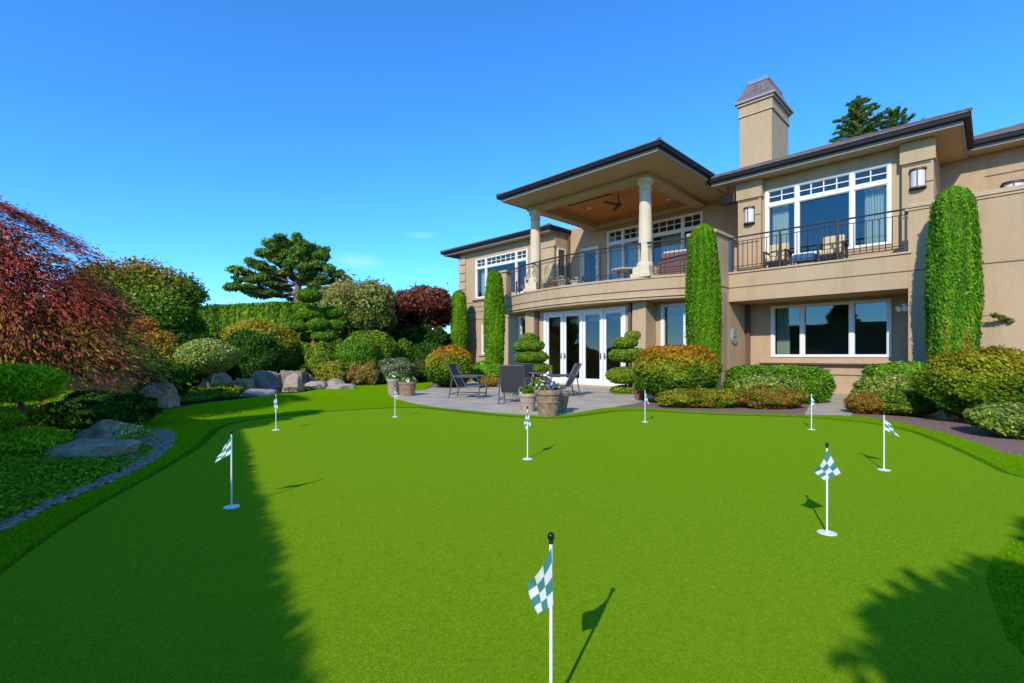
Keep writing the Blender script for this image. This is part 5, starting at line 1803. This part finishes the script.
# tall clipped back hedge
def box_hedge(name, label, p0, p1, h0, h1, th, N, size, cols, group=None, rag=1.0, inset=0.2):
    p0, p1 = Vector(p0), Vector(p1)
    d = p1 - p0; L = d.length; ang = math.atan2(d.y, d.x)
    o = thing(name, label, 'hedge', (p0.x, p0.y, 0), ang, group)
    wb = Wob(14, 1.0)
    side = rng.random(N)
    x = rng.random(N) * L
    hh = h0 + (h1 - h0) * x / L
    top = side < th / (th + 2 * (h0 + h1) / 2)
    y = np.where(top, rng.random(N) * th, np.where(rng.random(N) < .5, 0, th))
    z = np.where(top, hh, rng.random(N) * hh)
    bump = rag * (0.07 * wb(np.c_[x * 2.2, y, z * 1.2]) - 0.14 * rng.random(N) ** 1.5)
    ny = np.where(top, 0, np.where(y < th / 2, -1, 1))
    P = np.c_[x, y + ny * bump, z + top * bump]
    n = np.c_[0 * x, ny, top * 1.0]
    strk = np.sin(x * 9 + 2 * np.sin(x * 2.3)) * 0.25 + 0.5 + 0.2 * wb(np.c_[x, y, z])
    leaf_obj('foliage', P, size, palette(N, cols, None, 0.2, np.clip(strk, 0, .99)), o, n, 0.8, 1.3, axis=np.tile([[0, 0, 1.0]], (N, 1)), ajit=0.7)
    mb = MB(); mb.box(0.1, L - 0.1, inset, th - inset, 0.0, min(h0, h1) - inset, CORE); mb.build('shade_core', o)  # plain dark box painting the shade inside the hedge
    return o


HG = [(0.04, 0.10, 0.010), (0.08, 0.16, 0.012), (0.12, 0.22, 0.015), (0.17, 0.26, 0.02)]
box_hedge('tall_hedge', 'tall clipped hedge closing the garden behind the trees', (-24, 31.0), (-6.5, 24.6), 4.1, 4.0, 1.5, 70000, 0.11, HG)
box_hedge('tall_hedge', 'tall clipped hedge running on to the left behind the red brown maple', (-56, 22), (-23.6, 32.4), 4.2, 4.1, 1.5, 26000, 0.2, HG)
box_hedge('tall_hedge', 'dark clipped hedge behind the red leaved tree', (-6.5, 26.0), (-0.8, 30.5), 2.4, 2.2, 1.4, 20000, 0.11, G_DARK)

# big pine
S8 = 7.877
pz = [(480, 150, 150, 75), (620, 115, 150, 65), (730, 125, 120, 65), (390, 205, 120, 65), (560, 190, 180, 80), (680, 200, 160, 80), (800, 215, 110, 60), (290, 265, 90, 45), (390, 300, 110, 55), (230, 335, 140, 60),
      (810, 275, 130, 55), (910, 350, 100, 60), (330, 395, 150, 65), (120, 465, 90, 40), (230, 470, 130, 60), (300, 510, 130, 50), (480, 455, 120, 35), (700, 390, 120, 45), (760, 340, 120, 50), (850, 405, 130, 50),
      (560, 350, 110, 55), (460, 330, 110, 50), (650, 290, 130, 60), (780, 455, 90, 35), (450, 520, 110, 30), (350, 470, 110, 40), (600, 250, 160, 60), (520, 110, 90, 40), (440, 250, 110, 50), (190, 400, 80, 40), (740, 255, 110, 50), (420, 400, 90, 35), (880, 310, 80, 40)]
pads = [(220 + a / S8, 230 + b / S8, 1.05 * c / S8, 1.2 * d / S8) for a, b, c, d in pz]
sub = []
for (a, b, c, d) in pads:
    for _ in range(5):
        t_ = random.random() * 6.28; q_ = random.random() ** .5
        sub.append((a + math.cos(t_) * c * .46 * q_, b + math.sin(t_) * d * .30 * q_, c * random.uniform(.32, .55), d * random.uniform(.35, .6)))
pads = sub
tree_px('pine_tree', 'tall spreading pine with a reddish trunk rising above the back hedge', 'pine tree', 31.0, 297, pads,
        [(0.05, 0.12, 0.03), (0.09, 0.18, 0.035), (0.15, 0.24, 0.04), (0.21, 0.27, 0.06)], 120000, 0.085, fuzz=0.42, core=0.0, barkm=BARKR, dd=1.8, lo=0.25,
        trunk_pts=[(0, 0, -0.05), (0.05, 0, 2.4), (-0.05, 0.1, 4.4), (0, 0.0, 5.0), (0.1, 0.0, 5.6), (0.2, 0, 6.1), (0.35, 0, 6.8)], trunk_r=(0.34, 0.13), limb_k=0.36, limb_up=1.2, asp=1.5, nrm_up=0.5, clump_tint=0.2, amp=0.25)

# cloud pruned garden tree
pads = [(300, 308, 20, 11), (314, 297, 24, 13), (311, 314, 30, 15), (300, 327, 24, 11), (306, 337, 22, 10), (326, 337, 24, 11), (329, 312, 22, 12), (322, 325, 22, 12), (296, 317, 18, 9), (336, 325, 16, 10)]
tree_px('cloud_pruned_tree', 'cloud pruned tree with rounded green pads in front of the back hedge', 'tree', 19.5, 316, pads, G_MID[1:] + G_BRIGHT[:1], 32000, 0.055, core=0.8, fuzz=0.04, dd=0.5, lo=0.8, amp=0.08, jit=0.8, clump_tint=0.05, trunk_r=(0.12, 0.06), barkm=BARKR,
        trunk_pts=[(0, 0, -0.05), (0.15, 0, 0.9), (-0.1, 0, 1.6), (0.1, 0, 2.4), (0.0, 0, 3.2)])


def rand_blobs(x0, x1, y0, y1, n, w, h):
    out = []
    for _ in range(n):
        while True:
            u, v = random.uniform(-1, 1), random.uniform(-1, 1)
            if u * u * 0.8 + v * v * 0.8 < 1: break
        out.append(((x0 + x1) / 2 + u * ((x1 - x0) / 2 - w / 3), (y0 + y1) / 2 + v * ((y1 - y0) / 2 - h / 3), w * random.uniform(.6, 1.3), h * random.uniform(.6, 1.2)))
    return out


OL = [(0.10, 0.15, 0.03), (0.17, 0.21, 0.06), (0.26, 0.27, 0.10), (0.30, 0.24, 0.09)]
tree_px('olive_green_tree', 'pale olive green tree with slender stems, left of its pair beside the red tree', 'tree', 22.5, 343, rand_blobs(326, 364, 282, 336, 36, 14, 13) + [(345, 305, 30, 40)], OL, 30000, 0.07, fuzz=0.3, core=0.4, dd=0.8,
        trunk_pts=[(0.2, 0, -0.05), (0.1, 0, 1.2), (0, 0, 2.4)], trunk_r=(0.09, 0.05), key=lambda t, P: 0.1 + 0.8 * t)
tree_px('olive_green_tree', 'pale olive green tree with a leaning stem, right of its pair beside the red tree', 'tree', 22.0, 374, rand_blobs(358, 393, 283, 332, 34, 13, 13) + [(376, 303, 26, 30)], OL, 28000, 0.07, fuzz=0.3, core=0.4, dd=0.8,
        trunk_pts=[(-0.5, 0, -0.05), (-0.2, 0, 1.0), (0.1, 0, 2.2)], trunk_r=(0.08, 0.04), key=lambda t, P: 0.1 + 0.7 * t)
tree_px('rust_tip_shrub', 'small rusty leaved shrub top peeking between the pruned pads and the olive tree', 'shrub', 23.5, 328, rand_blobs(320, 336, 286, 304, 8, 9, 8), [(0.25, 0.12, 0.05), (0.2, 0.17, 0.05)], 2500, 0.07, core=0.5, dd=0.3, trunk_r=(0.06, 0.03))
RM = [(0.10, 0.03, 0.03), (0.20, 0.045, 0.055), (0.27, 0.075, 0.075), (0.16, 0.10, 0.05)]
tree_px('red_leaf_tree', 'dark red leaved maple beside the far wing of the house', 'maple tree', 25.0, 421, rand_blobs(390, 452, 285, 332, 58, 15, 10) + [(420, 300, 40, 22), (405, 312, 26, 22), (436, 312, 26, 22)], RM, 46000, 0.08, fuzz=0.28, core=0.4, dd=1.2,
        trunk_pts=[(0, 0, -0.05), (0.1, 0, 1.0), (-0.1, 0, 2.2)], trunk_r=(0.12, 0.06), clump_tint=0.3)
# a row of stems beneath the red tree
for i, (x, nm) in enumerate(((407, 'left'), (422, 'middle'), (437, 'right'))):
    tree_px('understory_shrub', 'thin dark leafy shrub under the red leaved maple, %s of three' % nm, 'shrub', 24.2, x, rand_blobs(x - 12, x + 12, 326, 352, 12, 8, 7), G_DARK, 2600, 0.09, fuzz=0.3, core=0.3, dd=0.3, trunk_r=(0.04, 0.02), group='thin shrubs under the red leaved maple')
shrub('dark_hedge', 'dark low hedge beneath the red leaved maple', 'hedge', 396, 448, 344, 372, 23.5, G_DARK, 9000, 0.08, p=5, depth=0.5)
# mounds
shrub('rounded_shrub', 'dark green flattened mound shrub in front of the yellow green mound', 'shrub', 337, 380, 340, 366, 18.2, G_BRIGHT[:1] + G_MID[1:], 16000, 0.05, p=2.2, depth=1.0, cz=0.95, zlow=0.5)
shrub('rounded_shrub', 'yellow green mound shrub below the olive green trees', 'shrub', 342, 398, 331.5, 368, 19.6, G_YEL[:2] + G_MID[1:], 18000, 0.055, p=2.4, depth=1.0, key=False, zlow=0.2)
shrub('rounded_shrub', 'small yellow green bush between the pruned tree and the flat mound', 'shrub', 307, 337, 345, 373, 18.6, G_YEL[:2] + G_MID[1:2], 9000, 0.055, p=2.6, amp=0.1)
shrub('rounded_shrub', 'small bright green mound at the foot of the red leaved maple', 'shrub', 392, 414, 340, 368, 20.8, G_MID, 6000, 0.055, p=2.2)
shrub('weeping_shrub', 'wide mound of yellow and orange tinged foliage behind the garden rocks', 'shrub', 219, 300, 323.5, 376, 18.0, [(0.05, 0.1, 0.012), (0.12, 0.17, 0.02), (0.22, 0.23, 0.025), (0.30, 0.24, 0.03)], 34000, 0.055, p=2.3, amp=0.10, key=True)
shrub('rounded_shrub', 'dark green mound in front of the wide yellow tinged mound', 'shrub', 220, 281, 332, 372, 16.7, G_DARK + G_MID[:1], 20000, 0.055, p=2.3, amp=0.07, depth=0.8)
shrub('low_grasses', 'low clump of ochre and green grasses behind the pale rocks', 'grass clump', 316, 352, 361, 379, 17.4, G_YEL[:2] + [(0.32, 0.2, 0.07)], 8000, 0.045, p=2.4, amp=0.15, depth=0.6)
shrub('low_grasses', 'low rust tinged heather clump left of the grey shrub', 'grass clump', 344, 380, 361.5, 379, 17.6, [(0.32, 0.2, 0.07), (0.25, 0.22, 0.05), (0.3, 0.13, 0.06)], 8000, 0.045, p=2.4, amp=0.15, depth=0.6)
shrub('grey_shrub', 'low silvery grey green shrub behind the two lawn pots', 'shrub', 374, 416, 358.5, 377, 18.4, [(0.09, 0.12, 0.07), (0.16, 0.19, 0.12), (0.25, 0.26, 0.2)], 11000, 0.05, p=2.4, amp=0.12, depth=0.7)
shrub('leafy_shrub', 'dark shrub in the shade under the round broadleaf tree', 'shrub', 168, 226, 336, 382, 15.6, G_DARK, 14000, 0.06, p=2.4, amp=0.12)
shrub('leafy_shrub', 'green shrub between the grey boulder and the orange autumn shrub', 'shrub', 138, 186, 362, 396, 11.9, G_DARK + G_MID[:2], 12000, 0.045, p=2.4, amp=0.12)
shrub('leafy_shrub', 'deep green leafy shrub behind the large near boulder under the maple', 'shrub', 60, 150, 392, 432, 7.2, G_DARK, 16000, 0.04, p=2.4, amp=0.15, depth=0.5)
shrub('rounded_shrub', 'low dark bush just left of the dome shaped shrub', 'shrub', 413, 432, 358, 376, 19.4, G_DARK + [(0.2, 0.08, 0.05)], 4000, 0.05)

# umbrella shaped shrub
t = tree_px('umbrella_shrub', 'umbrella shaped pale green shrub on a short brown stem beside the rocks', 'shrub', 13.6, 207,
            [(207, 357, 58, 34), (207, 352, 44, 26)], [(0.15, 0.21, 0.05), (0.22, 0.29, 0.08), (0.30, 0.36, 0.12)], 24000, 0.036, core=0.84, fuzz=0.03, dd=0.02, lo=0.82, amp=0.06, jit=0.8, clump_tint=0.0,
            trunk_pts=[(0.12, 0, -0.02), (0.05, 0, 0.3), (0.12, 0, 0.8)], trunk_r=(0.07, 0.05))

# pale wall of the neighbour seen under the red tree
t = thing('garden_wall', 'pale painted garden wall glimpsed under the red leaved maple', 'wall', (-5.9, 29.2, 0), R(-12))
mb = MB(); mb.box(0, 2.4, 0, 0.2, 0, 1.85, CREAM); mb.box(-0.05, 2.45, -0.05, 0.25, 1.85, 1.95, STUCCO_L); mb.build('panel', t)
# stone bench
t = thing('stone_bench', 'small tan stone bench behind the grey shrub', 'bench', at(408, Y=21.6), 0.2)
mb = MB(); mb.box(-0.55, 0.55, -0.2, 0.2, 0.72, 0.82, ROCKT); mb.build('seat', t, bevel=0.02)
for sx in (-1, 1):
    mb = MB(); mb.box(sx * 0.4 - 0.08, sx * 0.4 + 0.08, -0.16, 0.16, 0, 0.72, ROCKT); mb.build('leg', t)


# ------------------------------------------------------------------ cedar behind the house
def conifer(name, label, loc, h, z0, rbase, N, cols, up=0.35, size=0.2, nb=90, group=None, lean=0.0, droop=0.25):
    o = thing(name, label, 'conifer', loc, 0, group)
    mb = MB(); mb.tube([(0, 0, -0.1), (lean * 0.3, 0, h * 0.6), (lean, 0, h)], [0.45, 0.25, 0.03], BARK, 8)
    Ps, Ax, Cs = [], [], []
    for i in range(nb):
        t = (i + random.random()) / nb
        z = z0 + (h - z0) * t ** 0.9
        L = rbase * (1 - t) ** 0.75 * random.uniform(0.65, 1.15) + 0.25
        a = i * 2.4 + random.uniform(-.4, .4)
        dr = Vector((math.cos(a), math.sin(a), 0))
        x0 = lean * (z / h) ** 2
        pts = []
        for k in range(6):
            s = k / 5
            pts.append(Vector((x0, 0, z)) + dr * L * s + Vector((0, 0, L * (up * s - droop * s * s))))
        mb.tube(pts, [0.05, 0.04, 0.03, 0.022, 0.015, 0.006], BARK, 5, cap=False)
        m = int(N / nb * (0.3 + L / rbase))
        s = rng.random(m) ** 0.8
        base = np.array([[p.x, p.y, p.z] for p in pts])
        P = np.stack([np.interp(s, np.linspace(0, 1, 6), base[:, j]) for j in range(3)], 1)
        sd = np.array([-dr.y, dr.x, 0])
        wdt = 0.15 * L * (1 - s) + 0.10
        off = rng.normal(size=m) * wdt * 0.55
        P = P + off[:, None] * sd + np.c_[0 * s, 0 * s, -0.15 * np.abs(off) + 0.05 * rng.normal(size=m)]
        ax = np.array([[dr.x, dr.y, 0.1]]) + np.sign(off)[:, None] * sd * 0.6
        Ps.append(P); Ax.append(ax); Cs.append(palette(m, cols) * (1 + 0.15 * rng.normal()))
    P = np.concatenate(Ps)
    leaf_obj('needles', P, size, np.clip(np.concatenate(Cs), .002, .9), o, np.tile([[0, 0, 1.0]], (len(P), 1)), 0.7, 1.6, axis=np.concatenate(Ax), ajit=0.5)
    mb.build('trunk', o)
    return o


CD = [(0.07, 0.14, 0.06), (0.12, 0.21, 0.07), (0.20, 0.27, 0.08), (0.26, 0.29, 0.14)]
Yc = 38.0
conifer('cedar_tree', 'tall cedar with a pointed top behind the roof, the left of two', at(858, Y=Yc), zat(99, Yc), 11, 4.9, 54000, CD, up=0.42, size=0.085, nb=105, lean=0.0, group='cedars behind the house')
conifer('cedar_tree', 'cedar with upswept boughs behind the roof, the right of two', at(892, Y=Yc + 2), zat(112, Yc + 2), 11, 4.6, 40000, CD, up=0.9, size=0.085, nb=75, droop=0.15, group='cedars behind the house')

# ------------------------------------------------------------------ planting behind the camera: it shades the lawn and shows in the window glass
box_hedge('boundary_hedge', 'tall boundary hedge along the left side of the lawn', (-0.50, -6.17), (-6.37, 3.5), 3.05, 3.05, 1.2, 120000, 0.03, HG, rag=0.3, inset=0.03)
conifer('boundary_conifer', 'dense pointed conifer at the far end of the boundary hedge', (-6.75, 2.7, 0), 4.5, 0.3, 1.35, 22000, G_DARK + G_MID, up=0.15, size=0.08, nb=110)
crown_tree('garden_tree', 'small round leaved tree behind the viewpoint', 'tree', (0.78, -3.05, 0), [(random.uniform(-1.2, 1.2), random.uniform(-.9, .9), 2.6 + random.gauss(0, .18), .42, .42, .36) for _ in range(60)] + [(0, 0, 2.55, 1.4, 1.2, .55)], G_MID, 22000, 0.07, core=0.88, trunk_r=(0.09, 0.05), amp=0.12, fuzz=0.06)
crown_tree('garden_tree', 'second round leaved tree farther right behind the viewpoint', 'tree', (1.15, -3.12, 0), [(random.uniform(-1, 1), random.uniform(-.9, .9), 2.9 + random.gauss(0, .25), .45, .45, .4) for _ in range(30)] + [(0, 0, 2.85, 1.15, 1.1, .6)], G_MID, 20000, 0.08, core=0.88, trunk_r=(0.1, 0.05), amp=0.12, fuzz=0.06)
hb = [hw(-14, -15), hw(9, -15)]
box_hedge('back_hedge', 'long hedge on the far boundary opposite the house', (hb[0].x, hb[0].y), (hb[1].x, hb[1].y), 3.5, 3.5, 1.5, 40000, 0.16, G_DARK)
q = hw(2.2, -17.5)
conifer('garden_conifer', 'pointed conifer beyond the hedge opposite the house', (q.x, q.y, 0), 6.6, 0.8, 2.2, 9000, G_DARK, up=0.2, size=0.16, nb=70)

# ------------------------------------------------------------------ sky, sun, camera
SUN_EL = R(32.5)
light_dir = Vector((0.41, 0.91, 0)).normalized() * math.cos(SUN_EL) + Vector((0, 0, -math.sin(SUN_EL)))
sd = bpy.data.lights.new('sun', 'SUN'); sd.energy = 2.0; sd.angle = R(0.55); sd.color = (1.0, 0.945, 0.85)
so = bpy.data.objects.new('sun', sd); COL.objects.link(so)
so.rotation_euler = light_dir.to_track_quat('-Z', 'Y').to_euler(); so.location = (-10, -20, 20)

wd = bpy.data.worlds.new('World'); sc.world = wd; wd.use_nodes = True
n = wd.node_tree.nodes; l = wd.node_tree.links; n.clear()
out = n.new('ShaderNodeOutputWorld'); bg = n.new('ShaderNodeBackground'); sky = n.new('ShaderNodeTexSky')
sky.sky_type = 'NISHITA'; sky.sun_disc = False; sky.sun_elevation = SUN_EL
# azimuth of the sun: direction to the sun is -light_dir; Blender: rotation 0 = +Y, clockwise
sky.sun_rotation = math.atan2(-light_dir.x, -light_dir.y)
sky.air_density = 2.5; sky.dust_density = 0.0; sky.ozone_density = 9.0; sky.altitude = 8000
hs = n.new('ShaderNodeHueSaturation'); hs.inputs['Saturation'].default_value = 1.12; hs.inputs['Hue'].default_value = 0.5
l.new(sky.outputs[0], hs.inputs['Color'])
wtc = n.new('ShaderNodeTexCoord')
last = hs.outputs[0]
for (px_, py_, wd_, ht_, amt) in ((357, 261, 34, 10, 0.20), (421, 235, 18, 4.5, 0.17)):
    dv = Vector(((px_ - 512) / F, 1, (HY - py_) / F)).normalized()
    sb = n.new('ShaderNodeVectorMath'); sb.operation = 'SUBTRACT'; sb.inputs[1].default_value = dv
    sc2 = n.new('ShaderNodeVectorMath'); sc2.operation = 'MULTIPLY'; sc2.inputs[1].default_value = (F / wd_, F / wd_, F / ht_)
    ln = n.new('ShaderNodeVectorMath'); ln.operation = 'LENGTH'
    mr = n.new('ShaderNodeMapRange'); mr.inputs['From Min'].default_value = 1.0; mr.inputs['From Max'].default_value = 0.0; mr.interpolation_type = 'SMOOTHSTEP'
    wz = n.new('ShaderNodeTexNoise'); wz.inputs['Scale'].default_value = 1.0; wz.inputs['Detail'].default_value = 6
    s3 = n.new('ShaderNodeVectorMath'); s3.operation = 'MULTIPLY'; s3.inputs[1].default_value = (18, 18, 70)
    l.new(wtc.outputs['Generated'], sb.inputs[0]); l.new(sb.outputs[0], sc2.inputs[0]); l.new(sc2.outputs[0], ln.inputs[0]); l.new(ln.outputs['Value'], mr.inputs['Value'])
    l.new(wtc.outputs['Generated'], s3.inputs[0]); l.new(s3.outputs[0], wz.inputs['Vector'])
    mm = n.new('ShaderNodeMath'); mm.operation = 'MULTIPLY'; l.new(mr.outputs[0], mm.inputs[0]); l.new(wz.outputs['Fac'], mm.inputs[1])
    m4 = n.new('ShaderNodeMath'); m4.operation = 'MULTIPLY'; m4.inputs[1].default_value = amt * 2; l.new(mm.outputs[0], m4.inputs[0])
    mxx = n.new('ShaderNodeMix'); mxx.data_type = 'RGBA'; l.new(m4.outputs[0], mxx.inputs[0]); l.new(last, mxx.inputs[6]); mxx.inputs[7].default_value = (3.0, 3.7, 4.4, 1)
    last = mxx.outputs[2]
l.new(last, bg.inputs[0]); bg.inputs[1].default_value = 0.15
l.new(bg.outputs[0], out.inputs[0])

cd = bpy.data.cameras.new('camera'); cam = bpy.data.objects.new('camera', cd); COL.objects.link(cam)
cd.sensor_width = 36; cd.lens = 36 * F / 1024; cd.clip_start = 0.05; cd.clip_end = 2000
cam.location = (0, 0, H); cam.rotation_euler = (R(90), 0, 0)
cd.shift_y = (HY - 341.5) / 1024 * -1 * -1
sc.camera = cam
sc.view_settings.view_transform = 'Standard'; sc.view_settings.look = 'None'; sc.view_settings.gamma = 1
sc.view_settings.exposure = 1.15
sc.cycles.use_denoising = True
sc.cycles.max_bounces = 6; sc.cycles.diffuse_bounces = 3; sc.cycles.glossy_bounces = 3; sc.cycles.transparent_max_bounces = 12; sc.cycles.transmission_bounces = 2
